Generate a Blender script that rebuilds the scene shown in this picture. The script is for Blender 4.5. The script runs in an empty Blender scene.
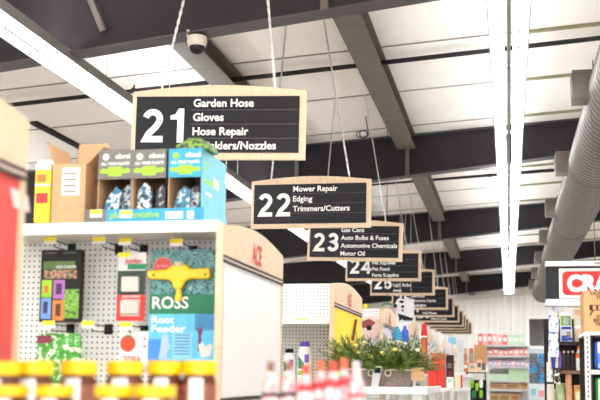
import bpy, bmesh, math, random
from mathutils import Vector, Matrix
random.seed(7)
scene = bpy.context.scene
COL = scene.collection

# ------------------------------------------------------------------ camera
FPX, CX, CY = 1000.0, 300.0, 260.0          # focal length and principal point in pixels of a 600x400 frame
VPX, VPY, ROLL = 509.0, 377.0, 0.012        # vanishing point of the aisle, small roll
EYE = 1.6
_c, _s = math.cos(ROLL), math.sin(ROLL)
_dx, _dy = VPX - CX, VPY - CY
_x, _y = _c*_dx + _s*_dy, -_s*_dx + _c*_dy
_th = math.atan(_y/FPX); _ps = math.atan(_x/FPX*math.cos(_th))
CF = Vector((-math.sin(_ps)*math.cos(_th), math.cos(_ps)*math.cos(_th), math.sin(_th)))
_r = Vector((math.cos(_ps), math.sin(_ps), 0)); _u = _r.cross(CF)
CR = _c*_r + _s*_u; CU = -_s*_r + _c*_u
cam_d = bpy.data.cameras.new('camera'); cam = bpy.data.objects.new('camera', cam_d); COL.objects.link(cam)
cam.matrix_world = Matrix(((CR.x, CU.x, -CF.x, 0), (CR.y, CU.y, -CF.y, 0), (CR.z, CU.z, -CF.z, EYE), (0, 0, 0, 1)))
cam_d.sensor_width = 36; cam_d.lens = FPX/600*36; cam_d.shift_y = (CY-200)/600
cam_d.clip_start = 0.05; cam_d.clip_end = 200
cam_d.dof.use_dof = True; cam_d.dof.focus_distance = 9.0; cam_d.dof.aperture_fstop = 2.7
scene.camera = cam

# ------------------------------------------------------------------ world, exposure
world = bpy.data.worlds.new('world'); scene.world = world; world.use_nodes = True
bg = world.node_tree.nodes['Background']; bg.inputs[0].default_value = (1.0, 0.98, 0.96, 1); bg.inputs[1].default_value = 2.1
vs = scene.view_settings
vs.view_transform = 'Standard'; vs.look = 'None'; vs.gamma = 1; vs.use_curve_mapping = False; vs.exposure = 1.2
TUBE_POWER = 22.0

# ------------------------------------------------------------------ pixel helpers (a pixel gives a direction; the plane gives the distance)
def ray(px, py): return CF + CR*((px-CX)/FPX) - CU*((py-CY)/FPX)
def onY(px, py, Y):
    r = ray(px, py); r = r*(Y/r.y); return Vector((r.x, r.y, r.z+EYE))
def onX(px, py, X):
    r = ray(px, py); r = r*(X/r.x); return Vector((r.x, r.y, r.z+EYE))

# ------------------------------------------------------------------ materials
MATS = {}
def mat(name, rgb, rough=0.55, metal=0.0, var=0.05, scale=18.0, bump=0.0, emit=0.0, trans=0.0):
    if name in MATS: return MATS[name]
    m = bpy.data.materials.new(name); m.use_nodes = True; MATS[name] = m
    nt = m.node_tree; N = nt.nodes; L = nt.links; b = N['Principled BSDF']
    tc = N.new('ShaderNodeTexCoord'); no = N.new('ShaderNodeTexNoise'); no.inputs['Scale'].default_value = scale
    no.inputs['Detail'].default_value = 3
    L.new(tc.outputs['Object'], no.inputs['Vector'])
    ra = N.new('ShaderNodeValToRGB'); e = ra.color_ramp.elements
    e[0].position = 0.3; e[1].position = 0.7
    e[0].color = tuple(max(0, c*(1-var)) for c in rgb)+(1,); e[1].color = tuple(min(1, c*(1+var)) for c in rgb)+(1,)
    L.new(no.outputs['Fac'], ra.inputs['Fac']); L.new(ra.outputs['Color'], b.inputs['Base Color'])
    b.inputs['Roughness'].default_value = rough; b.inputs['Metallic'].default_value = metal
    if max(rgb) < .06 and not metal: b.inputs['Specular IOR Level'].default_value = .2      # matt dark print and paint
    if trans: b.inputs['Transmission Weight'].default_value = trans
    if emit:
        b.inputs['Emission Color'].default_value = tuple(rgb)+(1,); b.inputs['Emission Strength'].default_value = emit
    if bump:
        bu = N.new('ShaderNodeBump'); bu.inputs['Strength'].default_value = bump; bu.inputs['Distance'].default_value = 0.02
        L.new(no.outputs['Fac'], bu.inputs['Height']); L.new(bu.outputs['Normal'], b.inputs['Normal'])
    return m
def srgb(r, g, b):
    f = lambda v: ((v/255+0.055)/1.055)**2.4 if v > 10 else v/255/12.92
    return (f(r), f(g), f(b))
def S(name, r, g, b, **k): return mat(name, srgb(r, g, b), **k)

def wood_mat(name, c0, c1):
    m = bpy.data.materials.new(name); m.use_nodes = True; nt = m.node_tree; N = nt.nodes; L = nt.links; b = N['Principled BSDF']
    tc = N.new('ShaderNodeTexCoord'); mp = N.new('ShaderNodeMapping'); mp.inputs['Scale'].default_value = (14, 14, 1.6)
    no = N.new('ShaderNodeTexNoise'); no.inputs['Scale'].default_value = 5; no.inputs['Detail'].default_value = 5
    ra = N.new('ShaderNodeValToRGB'); ra.color_ramp.elements[0].color = c0+(1,); ra.color_ramp.elements[1].color = c1+(1,)
    ra.color_ramp.elements[0].position = .3; ra.color_ramp.elements[1].position = .7
    L.new(tc.outputs['Object'], mp.inputs['Vector']); L.new(mp.outputs['Vector'], no.inputs['Vector'])
    L.new(no.outputs['Fac'], ra.inputs['Fac']); L.new(ra.outputs['Color'], b.inputs['Base Color']); b.inputs['Roughness'].default_value = .45
    MATS[name] = m; return m
def peg_mat(name, rgb, hole=0.029, rad=0.17):
    m = bpy.data.materials.new(name); m.use_nodes = True; nt = m.node_tree; N = nt.nodes; L = nt.links; b = N['Principled BSDF']
    tc = N.new('ShaderNodeTexCoord'); sp = N.new('ShaderNodeSeparateXYZ'); L.new(tc.outputs['Object'], sp.inputs[0])
    def M(op, a, bb=None):
        n = N.new('ShaderNodeMath'); n.operation = op
        for i, v in enumerate((a, bb)):
            if v is None: continue
            if isinstance(v, (int, float)): n.inputs[i].default_value = v
            else: L.new(v, n.inputs[i])
        return n.outputs[0]
    fx = M('SUBTRACT', M('FRACT', M('MULTIPLY', sp.outputs[0], 1/hole)), .5)
    fz = M('SUBTRACT', M('FRACT', M('MULTIPLY', sp.outputs[2], 1/hole)), .5)
    d = M('SQRT', M('ADD', M('MULTIPLY', fx, fx), M('MULTIPLY', fz, fz)))
    k = M('LESS_THAN', d, rad)
    mx = N.new('ShaderNodeMix'); mx.data_type = 'RGBA'
    mx.inputs['A'].default_value = rgb+(1,); mx.inputs['B'].default_value = (.02, .02, .02, 1)
    L.new(k, mx.inputs['Factor']); L.new(mx.outputs['Result'], b.inputs['Base Color']); b.inputs['Roughness'].default_value = .5
    MATS[name] = m; return m

WOOD = wood_mat('maple_wood', srgb(206, 177, 146), srgb(222, 194, 162))
PEG = peg_mat('pegboard_white', srgb(238, 237, 235))
WHITE = S('white_enamel', 240, 239, 236, rough=.4, var=.02)
WHITEP = S('white_panel', 222, 222, 223, rough=.5, var=.015)
BLACK = S('black_print', 22, 21, 23, rough=.45)
SIGNBLK = S('sign_black', 27, 25, 30, rough=.35, var=.08, scale=4)
SIGNLINE = S('sign_groove', 70, 66, 74, rough=.5)
LETTER = S('letter_white', 238, 236, 230, rough=.5, var=.01)
STEEL_D = S('frame_paint', 50, 46, 49, rough=.65, var=.08, scale=3)
FLANGE = S('flange_paint', 78, 73, 76, rough=.6, var=.08, scale=3)
BEAM = S('beam_brown_grey', 104, 97, 90, rough=.6, var=.12, scale=6)
GALV = S('galvanised', 112, 104, 99, rough=.4, metal=.4, var=.12, scale=9)
PIPE = S('pipe_dark', 46, 43, 44, rough=.6)
CHROME = S('chain_zinc', 205, 203, 200, rough=.35, metal=.4)
REDP = S('red_print', 216, 40, 44, rough=.5)
ORANGE = S('orange_print', 236, 110, 48, rough=.5)
YELLOW = S('yellow_plastic', 242, 198, 8, rough=.4, var=.04)
YTAG = S('tag_yellow', 246, 226, 40, rough=.5)
KRAFT = S('kraft_card', 196, 156, 116, rough=.8, var=.06)
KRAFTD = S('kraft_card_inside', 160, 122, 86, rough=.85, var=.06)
BLUE = S('blue_print', 40, 90, 190, rough=.5)
CYAN = S('cyan_card', 44, 150, 190, rough=.5)
LCYAN = S('pale_cyan_card', 118, 190, 208, rough=.5)
GREEN = S('green_print', 22, 132, 84, rough=.5)
LIME = S('lime_print', 150, 204, 40, rough=.5)
GREYC = S('grey_card', 112, 108, 104, rough=.6)
DARKC = S('dark_card', 40, 42, 42, rough=.5, var=.15)
TEAL = S('teal_photo', 52, 120, 128, rough=.5, var=.35, scale=40)
PURPLE = S('purple_print', 120, 84, 180, rough=.5)
PINK = S('pink_print', 236, 150, 160, rough=.5)
CREAM = S('cream_print', 240, 226, 190, rough=.6)
BROWN = S('brown_content', 110, 52, 30, rough=.4, var=.2, scale=30)
LGREY = S('light_grey_metal', 200, 200, 200, rough=.4, metal=.2)

# ------------------------------------------------------------------ mesh builder
class MB:
    def __init__(self): self.v = []; self.f = []
    def add(self, vs, fs):
        n = len(self.v); self.v += [Vector(p) for p in vs]; self.f += [tuple(i+n for i in f) for f in fs]; return self
    def box(self, x0, x1, y0, y1, z0, z1):
        return self.add([(x0,y0,z0),(x1,y0,z0),(x1,y1,z0),(x0,y1,z0),(x0,y0,z1),(x1,y0,z1),(x1,y1,z1),(x0,y1,z1)],
                        [(0,3,2,1),(4,5,6,7),(0,1,5,4),(1,2,6,5),(2,3,7,6),(3,0,4,7)])
    def hexa(self, a, b):      # two quads (4 points each), joined
        return self.add(list(a)+list(b), [(0,3,2,1),(4,5,6,7),(0,1,5,4),(1,2,6,5),(2,3,7,6),(3,0,4,7)])
    def prism(self, pts, off):  # planar polygon extruded by the vector off
        n = len(pts); o = Vector(off); a = [Vector(p) for p in pts]; b = [p+o for p in a]
        return self.add(a+b, [tuple(range(n-1,-1,-1)), tuple(range(n,2*n))]+[(i,(i+1)%n,n+(i+1)%n,n+i) for i in range(n)])
    def cyl(self, p0, p1, r0, r1=None, n=8, caps=True):
        p0 = Vector(p0); p1 = Vector(p1); r1 = r0 if r1 is None else r1
        d = (p1-p0).normalized(); a = d.orthogonal().normalized(); b = d.cross(a)
        vs = []
        for p, r in ((p0, r0), (p1, r1)):
            for i in range(n):
                t = 2*math.pi*i/n; vs.append(p + a*(r*math.cos(t)) + b*(r*math.sin(t)))
        fs = [(i,(i+1)%n,n+(i+1)%n,n+i) for i in range(n)]
        if caps: fs += [tuple(range(n-1,-1,-1)), tuple(range(n,2*n))]
        return self.add(vs, fs)
    def lathe(self, prof, c, n=14, sx=1, sy=1, axis='z'):
        vs = []; m = len(prof)
        for r, h in prof:
            for i in range(n):
                t = 2*math.pi*i/n; a, b = r*math.cos(t)*sx, r*math.sin(t)*sy
                vs.append((c[0]+a, c[1]+b, c[2]+h) if axis == 'z' else (c[0]+a, c[1]+h, c[2]+b))
        fs = [(j*n+i, j*n+(i+1)%n, (j+1)*n+(i+1)%n, (j+1)*n+i) for j in range(m-1) for i in range(n)]
        fs += [tuple(range(n-1,-1,-1)), tuple(range((m-1)*n, m*n))]
        return self.add(vs, fs)
    def tube(self, pts, r, n=6):
        for a, b in zip(pts[:-1], pts[1:]): self.cyl(a, b, r, n=n)
        return self
ORG = {}
def obj(name, mb, m, parent=None, smooth=False, bevel=0, local=False):
    o0 = Vector((0,0,0)) if (local or parent is None) else ORG[parent.name]
    me = bpy.data.meshes.new(name)
    me.from_pydata([tuple(p-o0) for p in mb.v], [], mb.f); me.update()
    bm = bmesh.new(); bm.from_mesh(me); bmesh.ops.recalc_face_normals(bm, faces=bm.faces); bm.to_mesh(me); bm.free()
    me.materials.append(m)
    if smooth:
        for p in me.polygons: p.use_smooth = True
    o = bpy.data.objects.new(name, me); COL.objects.link(o)
    if smooth and smooth != 'all':
        mod = o.modifiers.new('edge', 'EDGE_SPLIT'); mod.split_angle = math.radians(40)
    if bevel:
        b = o.modifiers.new('bevel', 'BEVEL'); b.width = bevel; b.segments = 2; b.limit_method = 'ANGLE'
    if parent is not None: o.parent = parent
    ORG[o.name] = o0
    return o
def tag(o, label, cat, group=None):
    o['label'] = label; o['category'] = cat
    if group: o['group'] = group
    return o
def thing(name, label, cat, loc=(0,0,0), group=None):
    o = bpy.data.objects.new(name, None); COL.objects.link(o); o.location = loc; o.empty_display_size = .1
    ORG[o.name] = Vector(loc); return tag(o, label, cat, group)
def struct(o, label=None):
    o['kind'] = 'structure'
    if label: o['label'] = label; o['category'] = 'structure'
    return o
def B(*a): return MB().box(*a)

# text as flat mesh; cap = cap height, width = forced width
_tc = {}
def text_geo(s, bold=0.0):
    key = (s, bold)
    if key in _tc: return _tc[key]
    cu = bpy.data.curves.new('t', 'FONT'); cu.body = s; cu.size = 1; cu.offset = bold; cu.resolution_u = 3
    o = bpy.data.objects.new('t', cu); COL.objects.link(o)
    dg = bpy.context.evaluated_depsgraph_get(); me = bpy.data.meshes.new_from_object(o.evaluated_get(dg))
    vs = [v.co.copy() for v in me.vertices]; fs = [tuple(p.vertices) for p in me.polygons]
    bpy.data.objects.remove(o); bpy.data.curves.remove(cu); bpy.data.meshes.remove(me)
    x0 = min(v.x for v in vs); x1 = max(v.x for v in vs)
    _tc[key] = (vs, fs, x0, x1); return _tc[key]
_H = text_geo('H'); CAPH = max(v.y for v in _H[0])
def text_mb(s, org, u, v, cap, width=None, bold=0.012, align='l', slant=0.0):
    vs, fs, x0, x1 = text_geo(s, bold); k = cap/CAPH; kx = k if width is None else width/(x1-x0)
    org, u, v = Vector(org), Vector(u), Vector(v); sh = {'l': 0, 'c': -.5, 'r': -1}[align]*(x1-x0)*kx
    m = MB(); m.v = [org + u*((p.x-x0)*kx + sh + slant*p.y*k) + v*(p.y*k) for p in vs]; m.f = list(fs); return m
XU, ZU = (1,0,0), (0,0,1)
def arc(cx, cy, rx, ry, a0, a1, n=9): return [(cx+rx*math.cos(math.radians(a0+(a1-a0)*i/n)), cy+ry*math.sin(math.radians(a0+(a1-a0)*i/n))) for i in range(n+1)]
DIG = {'2': arc(.31,.69,.21,.21,165,-20)+[(.4,.45),(.2,.26),(.12,.1),(.62,.1)], '1': [(.04,.74),(.2,.78),(.32,.9),(.36,1.0),(.36,0)],
 '3': arc(.3,.71,.19,.19,160,-60)+[(.28,.52)]+arc(.3,.3,.22,.2,75,-165), '4': [(.46,0),(.46,.9),(.08,.32),(.66,.28)], '5': [(.6,.9),(.2,.9),(.14,.5)]+arc(.31,.34,.22,.24,120,-160),
 '6': [(.5,.78)]+arc(.34,.66,.2,.24,60,170)+arc(.32,.32,.2,.22,170,530,16), '7': [(.06,.9),(.58,.9),(.4,.6),(.28,.3),(.25,0)],
 '8': arc(.32,.7,.18,.19,-90,270,14)+arc(.32,.29,.22,.2,90,450,14), '9': [(.12,.24)]+arc(.3,.34,.2,.24,-120,-10)+arc(.32,.68,.2,.22,-10,350,16), '0': arc(.32,.5,.22,.4,90,450,18)}
def digit_mb(s, org, u, v, h, pitch=.74, w=.185):
    org, u, v = Vector(org), Vector(u), Vector(v); m = MB()
    for k, ch in enumerate(s):
        if ch == '1':
            q = [(.27,0),(.27,.68),(.06,.68),(.06,.8),(.2,.83),(.3,1),(.46,1),(.46,0)]; m.add([org+u*((x+k*pitch)*h)+v*(y*h) for x, y in q], [(0,1,2,3,4,5,6,7)]); continue
        P = [Vector((x+k*pitch, y)) for x, y in DIG[ch]]; L = []
        for i, p in enumerate(P):
            d0 = (p-P[i-1]).normalized() if i else (P[1]-p).normalized(); d1 = (P[i+1]-p).normalized() if i < len(P)-1 else d0
            t = d0+d1; t = d0 if t.length < .15 else t.normalized(); n = Vector((-t.y, t.x)); c = max(.45, n.dot(Vector((-d0.y, d0.x))))
            L.append((p+n*(w/2/c), p-n*(w/2/c)))
        vs = [org+u*(q.x*h)+v*(q.y*h) for ab in L for q in ab]
        m.add(vs, [(2*i, 2*i+1, 2*i+3, 2*i+2) for i in range(len(L)-1)])
    return m
def ordi(i): return ['nearest','second','third','fourth','fifth','sixth','seventh','eighth','ninth','tenth','eleventh','twelfth','thirteenth','fourteenth','fifteenth','sixteenth'][i]

# ================================================================== SETTING
def zt(X): return EYE + 3.70 + .06*X       # roof underside
def zb(X): return EYE + 3.13 + .105*X      # bottom of the tapered frames
XL, XR, YF, YB = -13.0, 9.0, -9.0, 42.5
CONC = S('polished_concrete', 206, 198, 188, rough=.35, var=.08, scale=1.5)
struct(obj('floor', B(XL, XR, YF, YB, -.1, 0), CONC))
def ceil_mat():
    m = S('insulation_vinyl', 240, 233, 226, rough=.6, var=.03, scale=1.2, bump=.25); return m
ceil = struct(obj('ceiling', MB().hexa([(XL,YF,zt(XL)),(XR,YF,zt(XR)),(XR,YB,zt(XR)),(XL,YB,zt(XL))],
                                   [(XL,YF,zt(XL)+.1),(XR,YF,zt(XR)+.1),(XR,YB,zt(XR)+.1),(XL,YB,zt(XL)+.1)]), ceil_mat()))
SEAM = S('seam_grey', 150, 143, 136, rough=.7); OLIVE = S('olive_strip', 138, 130, 98, rough=.6)
for i in range(19):
    Y = 8.9 + i*1.78
    obj('seam_strip', MB().hexa([(XL,Y,zt(XL)-.012),(.1,Y,zt(.1)-.012),(.1,Y+.02,zt(.1)-.012),(XL,Y+.02,zt(XL)-.012)],
                          [(XL,Y,zt(XL)),(.1,Y,zt(.1)),(.1,Y+.02,zt(.1)),(XL,Y+.02,zt(XL))]), SEAM, ceil)
    obj('roof_purlin', MB().hexa([(.1,Y,zt(.1)-.03),(XR,Y,zt(XR)-.03),(XR,Y+.05,zt(XR)-.03),(.1,Y+.05,zt(.1)-.03)],
                          [(.1,Y,zt(.1)),(XR,Y,zt(XR)),(XR,Y+.05,zt(XR)),(.1,Y+.05,zt(.1))]), OLIVE, ceil)
WALLM = S('ribbed_white_wall', 236, 234, 230, rough=.6, var=.03, scale=.8)
wm = B(XL, XR, YB, YB+.15, 0, zt(XR))
x = XL+.2
while x < XR:
    wm.hexa([(x,YB,0),(x+.09,YB,0),(x+.09,YB,zt(x)),(x,YB,zt(x))], [(x+.02,YB-.04,0),(x+.07,YB-.04,0),(x+.07,YB-.04,zt(x)),(x+.02,YB-.04,zt(x))]); x += .3
struct(obj('wall_back', wm, WALLM))
struct(obj('wall_left', B(XL-.15, XL, YF, YB, 0, zt(XL)), WALLM))
struct(obj('wall_right', B(XR, XR+.15, YF, YB, 0, zt(XR)), WALLM))
# ledge (eave strut) across the back wall
struct(obj('trim_1', MB().hexa([(XL,YB-.2,zb(XL)+.28),(2,YB-.2,zb(0)+.42),(2,YB-.04,zb(0)+.42),(XL,YB-.04,zb(XL)+.28)],
                              [(XL,YB-.2,zb(XL)+.46),(2,YB-.2,zb(0)+.6),(2,YB-.04,zb(0)+.6),(XL,YB-.04,zb(XL)+.46)]), S('trim_beige', 206, 202, 196)))
# window in the back wall
w0 = onY(529, 319, YB-.05); w1 = onY(546.5, 346, YB-.05)
win = struct(obj('window_1', B(w0.x, w1.x, YB-.06, YB-.045, w1.z, w0.z), S('window_dark_glass', 70, 62, 56, rough=.15)))
fm = MB(); t = .12
fm.box(w0.x-t, w0.x, YB-.12, YB-.04, w1.z-t, w0.z+t).box(w1.x, w1.x+t, YB-.12, YB-.04, w1.z-t, w0.z+t)
fm.box(w0.x, w1.x, YB-.12, YB-.04, w0.z, w0.z+t).box(w0.x-.25, w1.x+.2, YB-.16, YB-.04, w1.z-t, w1.z)
obj('window_frame', fm, WHITE, win)

# steel frames across the building
FR_Y = [7.8, 14.75, 21.9, 29.0, 36.2]
for i, Y in enumerate(FR_Y):
    t = thing('roof_frame', 'dark grey tapered steel roof frame, %s from the viewer, spanning the ceiling' % ordi(i), 'roof beam', (0, Y, zb(0)), 'steel roof frames')
    def slab(y0, y1, f0, f1): 
        return MB().hexa([(XL,y0,f0(XL)),(XR,y0,f0(XR)),(XR,y1,f0(XR)),(XL,y1,f0(XL))], [(XL,y0,f1(XL)),(XR,y0,f1(XR)),(XR,y1,f1(XR)),(XL,y1,f1(XL))])
    obj('web', slab(Y+.09, Y+.11, lambda q: zb(q)+.012, lambda q: zt(q)-.013), STEEL_D, t)
    obj('bottom_flange', slab(Y, Y+.2, lambda q: zb(q), lambda q: zb(q)+.012), FLANGE, t)
    obj('top_flange', slab(Y, Y+.2, lambda q: zt(q)-.013, lambda q: zt(q)-.001), FLANGE, t)
    for X in ((-3.16, -1.46) if i else (-1.46,)):
        obj('stiffener', B(X-.03, X+.03, Y+.02, Y+.09, zb(X)+.015, zt(X)-.02), BEAM, t)
    if i == 0:
        a = onY(90, -2, Y-.02); b = onY(103.5, 31, Y+.04)
        obj('flange_brace', MB().cyl(a + (a-b)*.3, b, .035, n=4), BEAM, t)
# longitudinal beams
nb = 0
for X0, nm in ((-3.31, 'left'), (-1.61, 'right')):
    for i in range(5):
        ya = (FR_Y[i]+.21); yb_ = (FR_Y[i+1]-.01) if i < 4 else YB-.06
        z = zt(X0)-.02
        t = thing('roof_beam', 'brown-grey steel beam running lengthwise under the ceiling, %s bay, %s line' % (ordi(i), nm), 'roof beam', (X0+.14, (ya+yb_)/2, z-.2), 'lengthwise roof beams')
        obj('lower_flange', B(X0, X0+.28, ya, yb_, z-.2, z-.185), BEAM, t)
        obj('beam_web', B(X0+.13, X0+.15, ya, yb_, z-.185, z-.015), BEAM, t)
        obj('upper_flange', B(X0, X0+.28, ya, yb_, z-.015, z), BEAM, t)
# sprinkler pipes across
def pipe(name, label, p0, p1, r, m, cat='pipe', rods=()):
    t = thing(name, label, cat, p0); obj('pipe_run', MB().cyl(p0, p1, r, n=8), m, t, smooth=True)
    p0, p1 = Vector(p0), Vector(p1)
    for k in rods:
        q = p0.lerp(p1, k); obj('hanger_rod', MB().cyl(q, (q.x, q.y, zt(q.x)-.02), .012, n=5), m, t)
        obj('hanger_clamp', MB().box(q.x-.02, q.x+.02, q.y-r*1.25, q.y+r*1.25, q.z-r*1.2, q.z+r*1.2), m, t)
    return t
a = onY(15, 104.5, 11); b = onY(600, 38, 11); d = (b-a)
pipe('sprinkler_pipe', 'thin dark sprinkler pipe crossing the ceiling above the largest aisle sign', a-d*.1, b+d*.6, .028, PIPE, rods=(.19, .55, .85))
a = onY(400, 182, 18.3); b = onY(557, 170, 18.3); d = b-a
pipe('sprinkler_pipe', 'dark sprinkler pipe crossing the ceiling between second and third roof frames', a-d*.8, b+d*.5, .03, PIPE, rods=(.3, .6))
a = onY(470, 272, 34); b = onY(575, 264, 34); d = b-a
pipe('conduit_pipe', 'thin grey conduit crossing in front of the farthest roof frames', a-d*.2, b+d*.2, .03, LGREY)
a = onX(33, 121, -6.2); b = onX(76, 139, -6.2)
pipe('ceiling_pipe', 'dark pipe running lengthwise under the ceiling above the open cardboard box', a, Vector((-6.2, 30, b.z)), .06, STEEL_D)

# ------------------------------------------------------------------ fluorescent strip lights
TUBE = mat('fluorescent_tube', (0.93, 0.97, 1.0), emit=TUBE_POWER)
REFL = S('reflector_white', 236, 236, 236, rough=.35, var=.01)
HOUS = S('housing_grey', 128, 124, 121, rough=.5)
FL = 2.44
def make_fixture():
    t = thing('strip_light', 'x', 'light')
    obj('housing', B(-.015, .015, .005, FL-.005, -.074, .06), HOUS, t)
    for s in (-1, 1):
        obj('reflector', MB().hexa([(s*.09,.01,-.02),(s*.15,.01,-.06),(s*.15,FL-.01,-.06),(s*.09,FL-.01,-.02)],
               [(s*.092,.01,-.015),(s*.155,.01,-.056),(s*.155,FL-.01,-.056),(s*.092,FL-.01,-.015)]), REFL, t)
        obj('tube', MB().cyl((s*.054, .03, -.04), (s*.054, FL-.03, -.04), .017, n=8), TUBE, t)
        obj('side_skirt', B(s*.157-.003, s*.157+.003, .005, FL-.005, -.062, .03), HOUS, t)
    for y in (.005, FL-.025):
        obj('end_plate', B(-.15, .15, y, y+.02, -.058, -.031), REFL, t)
    for y in (.3, FL-.3): obj('hanger', MB().cyl((0, y, .06), (0, y, .7), .006, n=5), CHROME, t)
    return t
proto = make_fixture(); used = [False]
def copy_tree(o, parent=None):
    c = o.copy(); COL.objects.link(c); c.parent = parent
    for ch in list(o.children): copy_tree(ch, c)
    return c
def fixture(X, Y, z, label, group):
    o = proto if not used[0] else copy_tree(proto)
    used[0] = True; o.location = (X, Y, z); o['label'] = label; o['group'] = group; return o
for X, dz, nm in ((0.03, 2.75, 'right-hand'), (-3.85, 2.75, 'left-hand')):
    k = 0; n = 16
    for i in range(n):
        Y = 33.1 - FL*(n-i)
        if Y+FL < 6.6:
            fixture(X, Y, EYE+dz, 'fluorescent strip light overhead, outside the edges of the photo', 'strip lights out of view')
        else:
            fixture(X, Y, EYE+dz, 'fluorescent strip light, %s in the %s row on the ceiling' % (ordi(k), nm), 'strip lights in the %s row' % nm); k += 1
for i in range(10):  # unseen crosswise rows, added to brighten the back wall
    o = fixture(-5.0+FL*(i % 5), 39.9-1.2*(i//5), EYE+3.62+.06*(-5.0+FL*(i % 5)), 'added unseen strip light behind the farthest roof frame, brightening the back wall', 'added unseen lights for the back wall')
    o.rotation_euler.z = -math.pi/2
for X, dz in ((5.0, 3.1), (-7.8, 2.35)):
    for i in range(19):
        fixture(X, 40.5-FL*(19-i), EYE+dz, 'fluorescent strip light overhead, outside the edges of the photo', 'strip lights out of view')

# ------------------------------------------------------------------ spiral duct with outlet boxes
DX, DZ, DR = 1.02, EYE+2.52, .3
t = thing('spiral_duct', 'large round galvanised spiral air duct running along the ceiling at right', 'duct', (DX, 6, DZ))
prof = []; y = 5.0
while y < 30.5:
    prof += [(DR, y), (DR, y+.10), (DR+.008, y+.115), (DR+.008, y+.135)]; y += .15
obj('duct_tube', MB().lathe(prof, (DX, 0, DZ), n=24, axis='y'), GALV, t, smooth='all')
for i in range(7):
    Y = 9.05 + i*3.3
    bx = obj('outlet_box', B(DX-.44, DX-.2, Y-.1, Y+.16, DZ-.06, DZ+.2), GALV, t, bevel=.004)
    obj('grille', B(DX-.445, DX-.44, Y-.08, Y+.14, DZ-.04, DZ+.18), S('grille_dark', 100, 96, 94), bx)
for Y in (7.5, 12, 16.5, 21, 25.5, 30):
    obj('duct_hanger', MB().lathe([(DR+.012, Y-.02), (DR+.012, Y+.02)], (DX, 0, DZ), n=24, axis='y').cyl((DX, Y, DZ+DR), (DX, Y, zt(DX)-.01), .008, n=5), BEAM, t)

# ------------------------------------------------------------------ dome camera on first frame
c = onY(197.5, 24, 7.88); z0 = zb(c.x)
t = thing('dome_camera', 'cream dome security camera with dark glass under the first roof frame', 'camera', (c.x, c.y, z0))
obj('mount', MB().lathe([(.075, 0), (.09, -.012), (.09, -.02)], (c.x, c.y, z0), n=20), BLACK, t, smooth=True)
obj('housing', MB().lathe([(.084, -.02), (.086, -.06), (.076, -.1), (.066, -.105)], (c.x, c.y, z0), n=20), S('camera_cream', 214, 206, 194, rough=.4), t, smooth=True)
obj('dome', MB().lathe([(.066, -.1), (.064, -.125), (.05, -.152), (.028, -.168), (.004, -.172)], (c.x, c.y, z0), n=20), S('dome_glass', 38, 38, 42, rough=.08), t, smooth=True)
obj('bracket', MB().box(c.x-.075, c.x-.055, c.y-.06, c.y-.04, z0-.03, z0+.03), LGREY, t)
# curl of wire hanging by the second frame
c = onY(362, 134, 13.5); pts = []
for i in range(40):
    a = i/39*4*math.pi; pts.append((c.x+.07*math.cos(a)*(1+.3*math.sin(a*.5))+.02*i/39, c.y+.02*math.sin(a*.7), c.z+.05*math.sin(a)))
pts.append((c.x+.05, c.y, zt(c.x)))
tag(obj('wire_coil', MB().tube(pts, .008, 5), S('wire_blue_grey', 60, 66, 86)), 'small coil of dark wire dangling from the ceiling beyond the beam', 'wire')

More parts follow.
